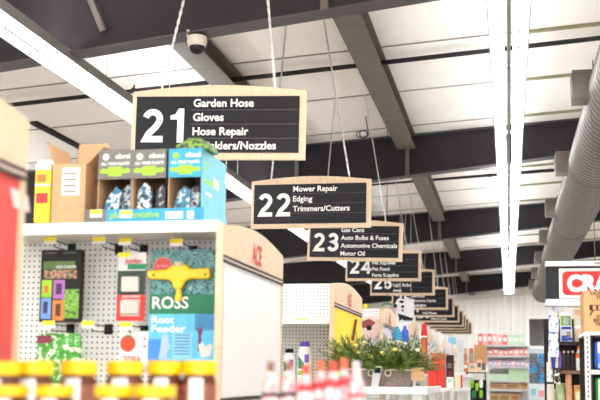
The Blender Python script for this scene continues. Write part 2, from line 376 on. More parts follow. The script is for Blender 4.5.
# ================================================================== AISLE SIGNS
SW, SH = 1.22, .50
def chain_mb(p0, p1, link=True):
    p0, p1 = Vector(p0), Vector(p1); m = MB()
    if not link: return m.cyl(p0, p1, .007, n=5)
    d = p1-p0; L = d.length; n = int(L/.032); d.normalize(); a = d.orthogonal().normalized(); b = d.cross(a)
    for i in range(n):
        c = p0+d*(i*L/n); e = d*(L/n*1.15); w, h = (a*.009, b*.0035) if i % 2 else (b*.009, a*.0035)
        m.hexa([c-w-h, c+w-h, c+w+h, c-w+h], [c+e-w-h, c+e+w-h, c+e+w+h, c+e-w+h])
    return m
def aisle_sign(num, rows, pos, yaw, rol, label, links, lean=(.30, -.16)):
    t = thing('aisle_sign', label, 'sign', pos, 'hanging aisle signs')
    u = Vector((math.cos(yaw)*math.cos(rol), math.sin(yaw)*math.cos(rol), -math.sin(rol)))
    v = Vector((math.cos(yaw)*math.sin(rol), math.sin(yaw)*math.sin(rol), math.cos(rol)))
    w = u.cross(v)                      # points away from the viewer? u x v = -Y  -> use towards viewer
    n = w if w.y < 0 else -w
    c = Vector(pos)
    def pt(a, b, d=0): return c + u*(a-SW/2) + v*(b-SH/2) + n*d
    def rect(a0, b0, a1, b1, d0, d1): return MB().hexa([pt(a0,b0,d0),pt(a1,b0,d0),pt(a1,b1,d0),pt(a0,b1,d0)], [pt(a0,b0,d1),pt(a1,b0,d1),pt(a1,b1,d1),pt(a0,b1,d1)])
    # wooden board with an arched top
    poly = [(0,0),(SW,0),(SW,SH-.02)] + [(SW*(1-k/14), SH-.02+.045*math.sin(math.pi*k/14)) for k in range(1,14)] + [(0,SH-.02)]
    m = MB(); m.prism([pt(a,b,-.02) for a, b in poly], n*.035)
    board = obj('board', m, WOOD, t)
    px0, px1, py0, py1 = .03, SW-.045, .045, SH-.055
    obj('black_panel', rect(px0, py0, px1, py1, .015, .019), SIGNBLK, t)
    rh = (py1-py0)/4
    tx = .43
    for r in range(4):
        top = py1-r*rh
        sl = obj('row_slat', rect(tx-.01, top-rh+.006, px1, top-.002, .019, .023), SIGNBLK, t)
        obj('groove', rect(tx-.01, top-rh-.001, px1, top-rh+.004, .019, .021), SIGNLINE, t)
        if r < len(rows) and rows[r]:
            obj('row_text', text_mb(rows[r], pt(tx+.005, top-rh*.5-.026, .0245), u, v, .053, bold=.022), LETTER, t)
    for k, ch in enumerate(num): obj('number_digit', digit_mb(ch, pt(.075+.185*k, (py0+py1)/2-.128, .0215), u, v, .24), LETTER, t)
    # chains to the ceiling
    for a, dx in ((.2, lean[0]), (SW-.22, lean[1])):
        p = pt(a, SH-.01+.03*math.sin(math.pi*a/SW), 0)
        q = Vector((p.x+dx, p.y+.05, zt(p.x+dx)-.005))
        if num in ('21', '22'): obj('chain_hook', MB().cyl(p-v*.02, p+v*.03, .006, n=6), CHROME, t)
        obj('chain', chain_mb(p, q, links), CHROME, t)
    return t
SIGN = [('21', ['Garden Hose','Gloves','Hose Repair','Sprinklers/Nozzles'], (-1.951, 6.516, 1.715), .10, .012, 'largest aisle sign, number 21, listing garden hose and gloves'),
 ('22', ['Mower Repair','Edging','Trimmers/Cutters',''], (-1.919, 9.66, 1.697), -.02, .009, 'aisle sign number 22 listing mower repair, edging and trimmers'),
 ('23', ['Gas Cans','Auto Bulbs & Fuses','Automotive Chemicals','Motor Oil'], (-1.888, 12.4, 1.677), -.06, .03, 'aisle sign number 23 listing automotive chemicals and motor oil'),
 ('24', ['Bird Seed','Pet Supplies','Pet Food','Farm Supplies'], (-1.963, 15.949, 1.758), .0, .009, 'aisle sign number 24 listing pet food and farm supplies'),
 ('25', ['','','Light Bulbs','Axes'], (-1.955, 18.852, 1.758), 0, .004, 'aisle sign number 25 listing light bulbs in the third row')]
RIGHT = [('26', ['','Electrical','Extension Cords','Flashlights'], (448,287), (448,309.3)), ('27', ['','','','Wall Plates'], (454.3,298), (454,315.6)),
 ('28', ['','','','Wire & Cable'], (459.4,305.6), (459.4,321)), ('29', ['','','',''], (463.7,310.5), (463.7,326)), ('30', ['','','',''], (466.3,315), (466.3,329)),
 ('31', ['','','',''], (469,319), (469,331.3)), ('32', ['','','',''], (472,322.5), (472,333.7))]
for s in SIGN:
    n_, r_, p_, yw, rl, lb = s
    aisle_sign(n_, r_, (p_[0], p_[1], p_[2]+EYE), yw, rl, lb, n_ in ('21','22'), (.34, -.17) if n_ == '21' else (.12, -.28))
for i, (n_, r_, tr, br) in enumerate(RIGHT):
    Y = 21.85 + 2.95*i; a = onY(*tr, Y); b = onY(*br, Y); z = (a.z+b.z)/2
    aisle_sign(n_, r_, (a.x-SW/2, Y, z), 0, .004, 'aisle sign number %s, %s sign of the receding row' % (n_, ordi(5+i)), False, (.1, -.2))

# ================================================================== GONDOLAS
XE, GW = -1.29, 1.27
def gy(k): return 4.42 + 3.02*(k-1) if k else 1.22
TRACK = S('track_dark', 58, 50, 48, rough=.5)
LOGORED = S('logo_red', 205, 40, 48, rough=.5); LOGOGREY = S('logo_ring', 214, 206, 194)
YPANEL = S('poster_yellow', 246, 214, 14, rough=.5, var=.02); RPANEL = S('poster_red', 204, 72, 66, rough=.55, var=.03)
def gondola(k, panel_mat, label, shelf_z, peg_top, shelf_lip=True, detail=True, gw=GW):
    GW = gw; y0 = gy(k); y1 = y0+GW; ym = (y0+y1)/2; xw = -4.6
    t = thing('shelf_gondola', label, 'shelf', (XE-1.6, ym, 0), 'store gondolas with wooden end panels')
    # pegboard back, facing the viewer
    pb = obj('pegboard', B(xw, XE-.04, ym-.10, ym-.08, .12, EYE+peg_top), PEG, t)
    obj('top_rail', B(xw, XE-.04, ym-.105, ym-.06, EYE+peg_top, EYE+peg_top+.012), WHITE, pb)
    obj('base', B(xw, XE-.04, y0+.03, y1-.03, 0, .12), WHITE, t)
    obj('rear_pegboard', B(xw, XE-.04, ym+.08, ym+.10, .12, EYE+min(peg_top, .68)), PEG, t)
    for z in (shelf_z, shelf_z-1.15):
        sh = obj('shelf', B(xw, XE-.04, y0+.08, ym-.105, EYE+z-.02, EYE+z), WHITE, t)
        obj('shelf_lip', B(xw, XE-.04, y0+.06, y0+.08, EYE+z-.05, EYE+z+.004), WHITE, sh)
        obj('shelf_underside', B(xw, XE-.05, y0+.081, ym-.106, EYE+z-.026, EYE+z-.0205), S('shelf_shade_beige', 214, 206, 196), sh)  # shade under the white shelf put into a beige sheet's colour
        obj('bracket', MB().prism([(XE-.09, ym-.106, EYE+z-.02), (XE-.09, y0+.12, EYE+z-.02), (XE-.09, ym-.106, EYE+z-.16)], (.012, 0, 0)), WOOD if z == shelf_z and k > 1 else WHITE, sh)
    # end cap: frame, arched header, insert panel, tracks
    x0, x1 = XE-.032, XE
    zt_, zh, zl = EYE+.688, EYE+.55, EYE-.118
    N = 16
    poly = [(x0, y0, zh), (x0, y0, zt_)] + [(x0, y0+GW*i/N, zt_+.055*math.sin(math.pi*i/N)) for i in range(1, N)] + [(x0, y1, zt_), (x0, y1, zh)]
    hd = obj('header', MB().prism(poly, (x1-x0, 0, 0)), WOOD, t)
    obj('side_post', B(x0, x1, y0, y0+.03, 0, zh-.0005), WOOD, t); obj('side_post', B(x0, x1, y1-.03, y1, 0, zh-.0005), WOOD, t)
    obj('insert_panel', B(x0+.006, x1-.004, y0+.031, y1-.031, zl, zh-.001), panel_mat, t)
    obj('lower_panel', B(x0+.006, x1-.008, y0+.031, y1-.031, .1, zl-.002), WHITEP, t)
    tr = MB(); 
    for a in (0, .022): tr.box(x1-.003, x1+.006, y0+.012, y1-.012, zh-.012-a, zh-.002-a)
    obj('track', tr, TRACK, t)
    obj('track_channel', B(x1-.003, x1+.003, y0+.012, y1-.012, zh-.0235, zh-.0125), S('track_pale', 200, 180, 168), t)
    obj('lower_track', B(x1-.003, x1+.006, y0+.012, y1-.012, zl-.012, zl+.006), TRACK, t)
    if k <= 5:
        yc = y0+GW*.5; zc = zh+.075
        ring = MB(); 
        for i in range(14):
            a0 = math.radians(20+i*160/14); a1 = math.radians(20+(i+1)*160/14)
            q = [(x1+.001, yc-.015+r*math.cos(a)*1.15, zc+.015+r*math.sin(a)) for r, a in ((.085, a0), (.085, a1), (.076, a1), (.076, a0))]
            ring.add(q, [(0,1,2,3)])
        obj('logo_arc', ring, LOGOGREY, hd)
        obj('logo', text_mb('ACE', (x1+.002, yc, zc-.055), (0,1,0), (0,0,1), .098, width=.2, bold=.03, align='c', slant=.12), LOGORED, hd)
    return t
gondola(0, RPANEL, 'nearest gondola end with red poster, blurred at the left edge', .1, .5)
gondola(1, WHITEP, 'gondola with boxes on top and a blank white end panel', .715, .71)
gondola(2, YPANEL, 'gondola with a yellow poster on its wooden end panel', .435, .735, gw=1.5)
LP = S('poster_lilac', 210, 206, 226, rough=.5); 
for k in range(3, 13):
    gondola(k, LP if k == 3 else WHITEP, 'gondola with wooden end panel, %s from the viewer along the aisle' % ordi(k), .25 if k == 3 else .42, .72)
# white mark on the red poster of the nearest end panel
g0 = [o for o in COL.objects if 'red poster, blurred' in str(o.get('label'))][0]
obj('white_mark', MB().prism([onX(px, py, XE-.0035) for px, py in ((10, 187), (27, 196), (29, 212), (14, 207))], (.002, 0, 0)), S('poster_pale', 236, 206, 204), g0)

# ------------------------------------------------------------------ generic front-facing products
def pack(name, label, cat, r, Y, depth, m, prints=(), texts=(), group=None, bevel=.003, side=None, pad=0):
    """box-shaped product; r = (px0,py0,px1,py1) of its front face at distance Y"""
    a = onY(r[0], r[1], Y); b = onY(r[2], r[3], Y); c2 = onY(r[0], r[3], Y)
    x0, x1, z1, z0 = a.x, b.x, a.z, b.z
    t = thing(name, label, cat, ((x0+x1)/2, Y, z0), group)
    obj('body', B(x0, x1, Y, Y+depth, z0, z1), m, t, bevel=bevel)
    W_, H_ = x1-x0, z1-z0
    lay = 0
    for p in prints:
        u0, v0, u1, v1, pm = p[:5]; nm = p[5] if len(p) > 5 else 'print'; lay += 1
        d = .0012 + .0004*lay
        if len(p) > 6 and p[6] == 'oval':
            m_ = MB(); n = 18
            m_.prism([(x0+W_*((u0+u1)/2+(u1-u0)/2*math.cos(2*math.pi*i/n)), Y-d, z1-H_*((v0+v1)/2+(v1-v0)/2*math.sin(2*math.pi*i/n))) for i in range(n)], (0, d, 0))
        elif len(p) > 6 and p[6] == 'poly':
            m_ = MB().prism([(x0+W_*(u0+(u1-u0)*q[0]), Y-d, z1-H_*(v0+(v1-v0)*q[1])) for q in p[7]], (0, d, 0))
        else: m_ = B(x0+W_*u0, x0+W_*u1, Y-d, Y, z1-H_*v1, z1-H_*v0)
        obj(nm, m_, pm, t)
    for s_, u0, v0, cap, wd, tm in texts:
        obj('lettering', text_mb(s_, (x0+W_*u0, Y-.0022-.0004*lay, z1-H_*v0), XU, ZU, cap*H_, None if wd is None else wd*W_, bold=.02), tm, t)
    return t, (x0, x1, z0, z1)
def bag(name, label, cat, r, Y, depth, m, prints=(), group=None, texts=()):
    """pillow bag, pinched at the top"""
    a = onY(r[0], r[1], Y); b = onY(r[2], r[3], Y); x0, x1, z1, z0 = a.x, b.x, a.z, b.z
    t = thing(name, label, cat, ((x0+x1)/2, Y, z0), group); W_, H_ = x1-x0, z1-z0
    prof = [(0, .8, .97), (.12, 1, 1), (.5, 1, 1), (.85, .8, .98), (.95, .12, .94), (1, .1, .95)]
    nx = 6; vs = []; fs = []
    def yy(u, d): return depth/2*d*(1-.55*(2*u-1)**2)
    for h, d, w_ in prof:
        for s in (-1, 1):
            for i in range(nx+1):
                u = i/nx; uu = u if s < 0 else 1-u
                vs.append(((x0+x1)/2+(uu-.5)*W_*w_, Y+depth/2+s*yy(uu, d), z0+H_*h))
    n = 2*(nx+1)
    for j in range(len(prof)-1):
        for i in range(n): fs.append((j*n+i, j*n+(i+1)%n, (j+1)*n+(i+1)%n, (j+1)*n+i))
    fs += [tuple(range(n-1,-1,-1)), tuple(range((len(prof)-1)*n, len(prof)*n))]
    obj('body', MB().add(vs, fs), m, t, smooth=True)
    for p in prints:
        u0, v0, u1, v1, pm = p[:5]; nm = p[5] if len(p) > 5 else 'print'
        m_ = MB(); q = []; nn = 5
        for jj in range(2):
            vv = v1 if jj == 0 else v0
            for i in range(nn):
                u = u0+(u1-u0)*i/(nn-1); hh = 1-vv
                d = 1 if hh < .5 else 1-.2*(hh-.5)/.35
                q.append((x0+W_*u, Y+depth/2-yy(u, d)-.002, z0+H_*hh))
        m_.add(q, [(i, i+1, nn+i+1, nn+i) for i in range(nn-1)])
        obj(nm, m_, pm, t)
    for s_, u0, v0, cap, wd, tm in texts:
        obj('lettering', text_mb(s_, (x0+W_*u0, Y-.006, z1-H_*v0), XU, ZU, cap*H_, None if wd is None else wd*W_, bold=.02), tm, t)
    return t
def bottle(name, label, c, h, r, m, capm, prof=None, labelm=None, caph=.12, capr=.45, sy=1.0, group=None, cat='bottle', bands=(), lab=(.15, .6)):
    t = thing(name, label, cat, c, group)
    prof = prof or [(.9, 0), (1, .03), (1, .62), (.85, .74), (.5, .86), (.42, .9)]
    obj('body', MB().lathe([(q*r, z*h) for q, z in prof], c, n=16, sy=sy), m, t, smooth=True)
    obj('cap', MB().lathe([(capr*r, h*(1-caph)), (capr*r, h), (capr*r*.7, h*1.005)], c, n=14, sy=sy), capm, t, smooth=True)
    if labelm: 
        obj('label_wrap', MB().lathe([(r*1.012, h*lab[0]), (r*1.012, h*lab[1])], c, n=16, sy=sy), labelm, t, smooth=True)
    for z0, z1, bm_ in bands:
        obj('label_band', MB().lathe([(r*1.02, h*z0), (r*1.02, h*z1)], c, n=16, sy=sy), bm_, t, smooth=True)
    return t

# ================================================================== TOP SHELF OF GONDOLA 1
G1 = gy(1); LIPY = G1+.06; ZS1 = EYE+.720       # shelf front and top
# open cardboard carton
a = onY(51, 222, LIPY+.06); b = onY(84, 222, LIPY+.06); zt1 = onY(60, 164, LIPY+.06).z
t = thing('cardboard_box', 'open cardboard box with raised flaps on the top shelf', 'box', ((a.x+b.x)/2, LIPY+.06, ZS1))
x0, x1, y0, y1 = a.x, b.x, LIPY+.06, LIPY+.33
h = .004
obj('front_side', B(x0, x1, y0, y0+h, ZS1+.001, zt1), KRAFT, t); obj('rear_side', B(x0, x1, y1-h, y1, ZS1+.001, zt1), KRAFT, t)
obj('left_side', B(x0, x0+h, y0+h, y1-h, ZS1+.001, zt1), KRAFT, t); obj('right_side', B(x1-h, x1, y0+h, y1-h, ZS1+.001, zt1), KRAFT, t)
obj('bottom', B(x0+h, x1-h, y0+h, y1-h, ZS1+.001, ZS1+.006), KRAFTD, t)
def flap(p, q, off): 
    p, q, off = Vector(p), Vector(q), Vector(off); n = (q-p).cross(off).normalized()*.004
    return MB().hexa([p, q, q+off, p+off], [p+n, q+n, q+off+n, p+off+n])
obj('flap', flap((x0+.004, y1, zt1), (x1-.004, y1, zt1), (0, .02, .165)), KRAFT, t)
obj('flap', flap((x0, y0+.01, zt1), (x0, y1-.01, zt1), (-.045, 0, .115)), KRAFT, t)
obj('flap', flap((x1, y0+.01, zt1), (x1, y1-.01, zt1), (.085, 0, .085)), KRAFT, t)
obj('shipping_label', B(x0+.05, x1-.03, y0-.002, y0, zt1-.16, zt1-.02), S('label_paper', 226, 216, 204), t)
for i in range(4): obj('label_line', B(x0+.06, x1-.05, y0-.003, y0-.002, zt1-.145+.03*i, zt1-.137+.03*i), GREYC, t)
obj('recycle_mark', MB().lathe([(.02, 0), (.02, .002)], (0,0,0), n=12), BROWN, t, local=True).matrix_local = Matrix.Translation(Vector((x1+.001, (y0+y1)/2, zt1-.07))-ORG[t.name]) @ Matrix.Rotation(math.pi/2, 4, 'Y')
# yellow and red bottles left of the carton
for i, (r, Y) in enumerate((((36, 164, 49, 222), LIPY+.1), ((38, 160, 52, 222), LIPY+.24))):
    pack('feed_carton', ['yellow carton with a red square, standing left of the open cardboard box', 'yellow carton behind another, left of the open cardboard box'][i], 'box', r, Y, .09, YTAG,
         [(.1, .18, .7, .32, ORANGE), (.1, .5, .85, .68, REDP), (.0, .35, 1, .38, WHITE), (.0, .02, 1, .1, WHITE, 'top_band')], group='yellow cartons')
# blue display tray and three dispenser boxes
YT = LIPY+.03
a = onY(84, 222, YT); b = onY(203.5, 222, YT); z = ZS1+.001
t = thing('display_tray', 'low blue cardboard display tray holding three dispenser boxes', 'tray', ((a.x+b.x)/2, YT, z))
ht = onY(150, 208.5, YT).z - z; xa, xb = a.x, b.x; dT = .40
obj('tray_floor', B(xa, xb, YT, YT+dT, z, z+.004), CYAN, t)
fr = obj('tray_front', B(xa, xb, YT, YT+.004, z+.004, z+ht), CYAN, t)
obj('tray_side', B(xb-.004, xb, YT+.004, YT+dT, z+.004, z+ht), LCYAN, t); obj('tray_side', B(xa, xa+.004, YT+.004, YT+dT, z+.004, z+ht), GREYC, t)
obj('grey_end', B(xa, xa+.115, YT-.0015, YT, z+.004, z+ht-.001), GREYC, t)
obj('lettering', text_mb('plusinnovative', (xa+.135, YT-.002, z+.022), XU, ZU, .03, width=.25, bold=.02), LIME, t)
for i in range(3): obj('small_print', B(xa+.415, xa+.505, YT-.0015, YT, z+.014+.013*i, z+.021+.013*i), WHITE, t)
obj('code_patch', B(xa+.525, xa+.56, YT-.0015, YT, z+.01, z+.05), S('patch_grey', 200, 214, 222), t)
def disp(r, dep, frontm, sidem, label, nm2, fill):
    Y0 = YT+.012; a = onY(r[0], r[1], Y0); b = onY(r[2], r[3], Y0); x0, x1, z1 = a.x, b.x, a.z; z0 = z+.0045
    t = thing('dispenser_box', label, 'box', ((x0+x1)/2, Y0, z0), 'dispenser boxes on the blue tray')
    zo = EYE+.937; w = .004
    obj('front_panel', B(x0, x1, Y0, Y0+w, zo, z1), frontm, t)
    obj('side_panel', B(x0, x0+w, Y0+w, Y0+dep, z0, z1), KRAFT, t); obj('side_panel', B(x1-w, x1, Y0+w, Y0+dep, z0, z1), sidem, t)
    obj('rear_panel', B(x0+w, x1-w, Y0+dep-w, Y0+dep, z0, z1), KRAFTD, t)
    obj('top_panel', B(x0+w, x1-w, Y0+w, Y0+dep-w, z1-w, z1), frontm, t)
    W_ = x1-x0; H_ = z1-zo
    star = []
    for i in range(20):
        rr = .02 if i % 2 else .012
        star.append((x0+W_*.22+rr*math.cos(i*math.pi/10), Y0-.0015, z1-H_*.24+rr*math.sin(i*math.pi/10)))
    obj('emblem', MB().prism(star, (0, .0015, 0)), LIME if nm2 else WHITE, t)
    obj('lettering', text_mb('efloral' if not nm2 else 'efloral', (x0+W_*.5, Y0-.0015, z1-H_*.3), XU, ZU, .021, width=W_*.44, bold=.03), WHITE, t)
    obj('lettering', text_mb('ALL YOUR PLANTS', (x0+W_*.08, Y0-.0015, z1-H_*.52), XU, ZU, .014, width=W_*.84, bold=.03), WHITE, t)
    st = [(.03,.72),(.12,.64),(.3,.66),(.32,.58),(.7,.58),(.72,.66),(.9,.64),(.97,.72),(.9,.8),(.72,.8),(.7,.9),(.32,.9),(.3,.8),(.1,.8)]
    obj('lime_burst', MB().prism([(x0+W_*q[0], Y0-.0015, z1-H_*q[1]) for q in st], (0, .0015, 0)), LIME, t)
    # bagged goods inside: crumpled folded pouches
    for i, (uu, hh, cm, tilt) in enumerate(fill):
        cx_ = x0+W_*uu; yy0 = Y0+.03+.04*i; hh = (.55+.42*hh)*(zo-z0)
        cx_ = min(max(cx_, x0+.045), x1-.055); p = [(cx_-.034, yy0, z0+.002), (cx_+.036, yy0, z0+.002), (cx_+.042, yy0, z0+hh*.6), (cx_+.036+tilt, yy0, z0+hh*.86), (cx_+.02+tilt, yy0, z0+hh*.92), (cx_+tilt+.004, yy0, z0+hh), (cx_-.012+tilt, yy0, z0+hh*.9), (cx_-.028+tilt, yy0, z0+hh*.8), (cx_-.038, yy0, z0+hh*.5)]
        g = tag(obj('sachet', MB().prism(p, (0, .025, .0)), cm, None, bevel=.006), '%s sachet inside the %s' % (fill_names[i % 4], nm_in), 'sachet', 'sachets in the dispenser boxes')
    return t, (x0, x1, z1, Y0)
def blotch(name, cols, scale):
    m = bpy.data.materials.new(name); m.use_nodes = True; nt = m.node_tree; N = nt.nodes; L = nt.links; b = N['Principled BSDF']
    tc = N.new('ShaderNodeTexCoord'); vo = N.new('ShaderNodeTexNoise'); vo.inputs['Scale'].default_value = scale; vo.inputs['Detail'].default_value = 4
    ra = N.new('ShaderNodeValToRGB'); ra.color_ramp.interpolation = 'CONSTANT'
    els = ra.color_ramp.elements
    while len(els) < len(cols): els.new(.5)
    for i, c_ in enumerate(cols): els[i].position = 0 if i == 0 else .34+.32*(i-1)/max(1, len(cols)-2)*.9; els[i].color = srgb(*c_)+(1,)
    L.new(tc.outputs['Object'], vo.inputs['Vector']); L.new(vo.outputs['Fac'], ra.inputs['Fac']); L.new(ra.outputs['Color'], b.inputs['Base Color'])
    b.inputs['Roughness'].default_value = .35; MATS[name] = m; return m
FOIL_W = blotch('foil_white', [(20,24,30), (30,34,40), (216,220,222), (36,110,140), (30,34,40)], 34); FOIL_B = blotch('foil_black', [(22,26,30), (30,32,36), (40,44,50), (24,28,32), (170,176,180)], 34); FOIL_C = blotch('foil_teal', [(18,30,40), (24,100,130), (24,110,140), (206,216,220), (20,26,32)], 34)
fill_names = ['glossy white', 'dark glossy', 'teal', 'black']
FILL = [(.35, .75, FOIL_C, .02), (.62, .95, FOIL_W, .015), (.78, .85, FOIL_B, .0), (.5, .6, FOIL_B, .0)]
FILL2 = [(.3, .95, FOIL_W, 0), (.7, .92, FOIL_B, .01), (.55, .6, FOIL_C, 0), (.2, .5, FOIL_B, 0)]
FILL3 = [(.35, .7, FOIL_C, .01), (.55, .8, FOIL_W, .015), (.75, .95, FOIL_B, 0), (.6, .98, LIME, .01)]
fill_names = ['teal', 'white', 'black', 'dark']
nm_in = 'left grey dispenser box'; disp((99, 150.5, 130.5, 210), .3, GREYC, GREYC, 'grey printed dispenser box beside the open cardboard box', 0, FILL)
nm_in = 'middle grey dispenser box'; fill_names = ['white', 'black', 'teal', 'dark']; disp((132.6, 150, 165, 210), .3, GREYC, BLACK, 'grey printed dispenser box in the middle of the three', 0, FILL2)
nm_in = 'blue dispenser box'; fill_names = ['teal', 'white', 'black', 'lime']; tb, (bx0, bx1, bz1, by0) = disp((169, 149, 201, 210), .42, CYAN, LCYAN, 'bright blue printed dispenser box at the end of the tray', 1, FILL3)
for i, (ya, za, w_, h_) in enumerate(((.03, .06, .08, .012), (.03, .085, .06, .01), (.05, .14, .13, .02), (.07, .2, .1, .014), (.2, .11, .08, .05))):
    obj('side_print', B(bx1, bx1+.001, by0+ya, by0+ya+w_, bz1-za-h_, bz1-za), [LIME, LIME, LIME, WHITE, CREAM][i], tb)
# green patterned pouch on top of the blue box
m = MB(); rnd = random.Random(3)
a = onY(174, 149, by0+.06); 
vs = []; nx, ny = 8, 5
for j in range(ny):
    for i in range(nx):
        u, v_ = i/(nx-1), j/(ny-1)
        vs.append((bx0+.03+u*.165, by0+.02+v_*.16, bz1+.006+.062*math.sin(math.pi*min(1, max(0, .12+u*.8)))*(.5+.5*math.sin(math.pi*v_))+rnd.uniform(0, .012)))
fs = [(j*nx+i, j*nx+i+1, (j+1)*nx+i+1, (j+1)*nx+i) for j in range(ny-1) for i in range(nx-1)]
n0 = len(vs)
vs += [(p[0], p[1], bz1+.002) for p in vs]; fs += [tuple(n0+k for k in f[::-1]) for f in fs]
edge = [i for i in range(nx)]+[j*nx+nx-1 for j in range(1, ny)]+[(ny-1)*nx+i for i in range(nx-2, -1, -1)]+[j*nx for j in range(ny-2, 0, -1)]
fs += [(edge[i], edge[(i+1)%len(edge)], n0+edge[(i+1)%len(edge)], n0+edge[i]) for i in range(len(edge))]
POUCH = blotch('pouch_green', [(18,28,26), (30,50,36), (120,160,36), (22,44,52), (16,24,24)], 30)
tag(obj('seed_pouch', MB().add(vs, fs), POUCH), 'dark green patterned pouch lying on the blue dispenser box', 'pouch')
# price tags on shelf lip of gondola 1
def price_tag(px, py, Y, w_, h_, label, grp):
    p = onY(px, py, Y)
    t = thing('price_tag', label, 'price tag', (p.x, Y, p.z-h_/2), grp)
    obj('paper', B(p.x-w_/2, p.x+w_/2, Y-.002, Y, p.z-h_/2, p.z+h_/2), WHITE, t)
    obj('yellow_half', B(p.x-w_/2+.001, p.x+w_/2-.001, Y-.003, Y-.002, p.z-h_*.05, p.z+h_*.45), YTAG, t)
    return t
price_tag(96, 213.5, YT-.003, .062, .038, 'yellow price tag on the grey end of the blue display tray', 'price tags on the tray')
price_tag(126, 214, YT-.003, .062, .038, 'yellow price tag on the front of the blue display tray lettering', 'price tags on the tray')

# ================================================================== PEGBOARD GOODS OF GONDOLA 1
PY = G1+GW/2-.10                   # pegboard face
HOOKM = S('hook_black', 34, 32, 32, rough=.4)
def hook(px, py, label, tagdrop=0):
    """double wire hook with a price flag at its tip; px,py is the flag centre"""
    Yt = PY-.24; p = onY(px, py, Yt); zf = p.z
    t = thing('peg_hook', label, 'hook', (p.x, PY, zf), 'peg hooks with price flags')
    xb_ = p.x+.0
    obj('wire', MB().cyl((xb_+.012, PY-.002, zf+.0), (p.x+.012, Yt+.004, zf+.004), .003, n=5).cyl((xb_+.012, PY-.002, zf-.03), (p.x+.012, Yt+.03, zf-.03), .003, n=5).cyl((p.x+.012, Yt+.03, zf-.03), (p.x+.012, Yt+.02, zf-.018), .003, n=5), HOOKM, t)
    obj('back_plate', B(xb_-.01, xb_+.034, PY-.007, PY-.001, zf-.04, zf+.014), HOOKM, t)
    fl = obj('flag', B(p.x-.034, p.x+.034, Yt, Yt+.003, zf-.018, zf+.02), WHITE, t)
    obj('yellow_strip', B(p.x-.033, p.x+.033, Yt-.001, Yt, zf-.004, zf+.019), YTAG, fl)
    return zf
hook(50, 240.5, 'black peg hook with yellow price flag above the seed kit card')
hook(99, 240.5, 'black peg hook with yellow price flag above bare pegboard, upper row')
hook(125, 241.5, 'black peg hook with yellow price flag above the red and white blister card')
hook(176.5, 242.5, 'black peg hook with yellow price flag above the root feeder package')
hook(48.5, 324.5, 'black peg hook with yellow price flag above the green bag')
hook(88, 324.5, 'black peg hook with yellow price flag, bare, in the lower row')
hook(125.5, 326, 'black peg hook with yellow price flag above the tomato card')
# seed kit card
PHOTO_G = blotch('leaf_photo', [(30,60,20), (70,120,30), (130,180,50), (90,150,40), (170,200,90)], 30)
PHOTO_V = blotch('veg_photo', [(60,50,40), (150,50,50), (190,150,110), (90,80,60), (60,90,50)], 40)
pack('seed_kit', 'dark hanging seed kit card with four coloured windows', 'package', (41.5, 250, 79, 322), PY-.16, .045, DARKC,
     [(.07, .16, .85, .27, S('moss', 90, 120, 60)), (.1, .28, .9, .4, PHOTO_V, 'photo'), (.55, .55, .98, .95, PHOTO_G, 'photo'),
      (.05, .42, .3, .66, LIME, 'window'), (.34, .42, .62, .68, S('violet_win', 178, 110, 190), 'window'), (.05, .67, .3, .96, S('sky_win', 120, 160, 220), 'window'), (.34, .7, .62, .98, S('orange_win', 220, 130, 60), 'window'),
      (.12, .5, .22, .6, ORANGE, 'figure'), (.41, .47, .55, .62, S('dark_violet', 80, 40, 90), 'figure'), (.11, .72, .22, .88, S('navy', 40, 50, 100), 'figure'), (.42, .75, .54, .92, S('deep_brown', 90, 46, 20), 'figure')],
     [('seed', .1, .06, .04, .3, GREYC), ('starter', .55, .06, .04, .35, GREYC), ('SEED STARTER', .4, .26, .035, .5, WHITE)])
# red and white blister card
t, (x0, x1, z0, z1) = pack('blister_card', 'white and red blister card with a clear fitting, hanging on the pegboard', 'package', (118.5, 252.5, 144.5, 321), PY-.2, .006, S('blister_paper', 226, 226, 222),
     [(0, 0, .42, .07, YTAG), (.35, .17, 1, .25, GREEN), (0, .27, 1, .62, S('dark_leaf', 52, 70, 58, var=.4, scale=60), 'photo'), (0, .62, 1, 1, S('card_red', 214, 52, 48), 'red_base'), (.15, .69, .83, .93, S('clear_grey', 206, 200, 190), 'window')],
     [('Jumbo', .25, .16, .07, .6, REDP), ('REPLACEMENT', .2, .66, .03, .65, WHITE)])
obj('fitting', B(x0+.03, x1-.03, PY-.23, PY-.2, z0+(z1-z0)*.42, z0+(z1-z0)*.64), S('fitting_white', 214, 206, 196), t, bevel=.006)
obj('fitting', B(x0+.026, x1-.026, PY-.225, PY-.2, z0+(z1-z0)*.1, z0+(z1-z0)*.28), S('fitting_grey', 210, 200, 192), t, bevel=.006)
# tomato card
pack('tomato_card', 'white hanging card with a red tomato picture', 'package', (119, 331, 149, 366), PY-.19, .02, S('card_white', 236, 232, 226),
     [(.05, .12, .55, .6, S('tomato_red', 226, 70, 34), 'tomato', 'oval'), (.25, .08, .4, .2, GREEN, 'stalk', 'poly', [(0,0),(.4,.6),(1,.2),(.6,1),(.2,1)]), (.8, .2, .88, .25, REDP), (.8, .42, .88, .47, REDP)],
     [('ZORA', .15, .9, .17, .6, REDP)])
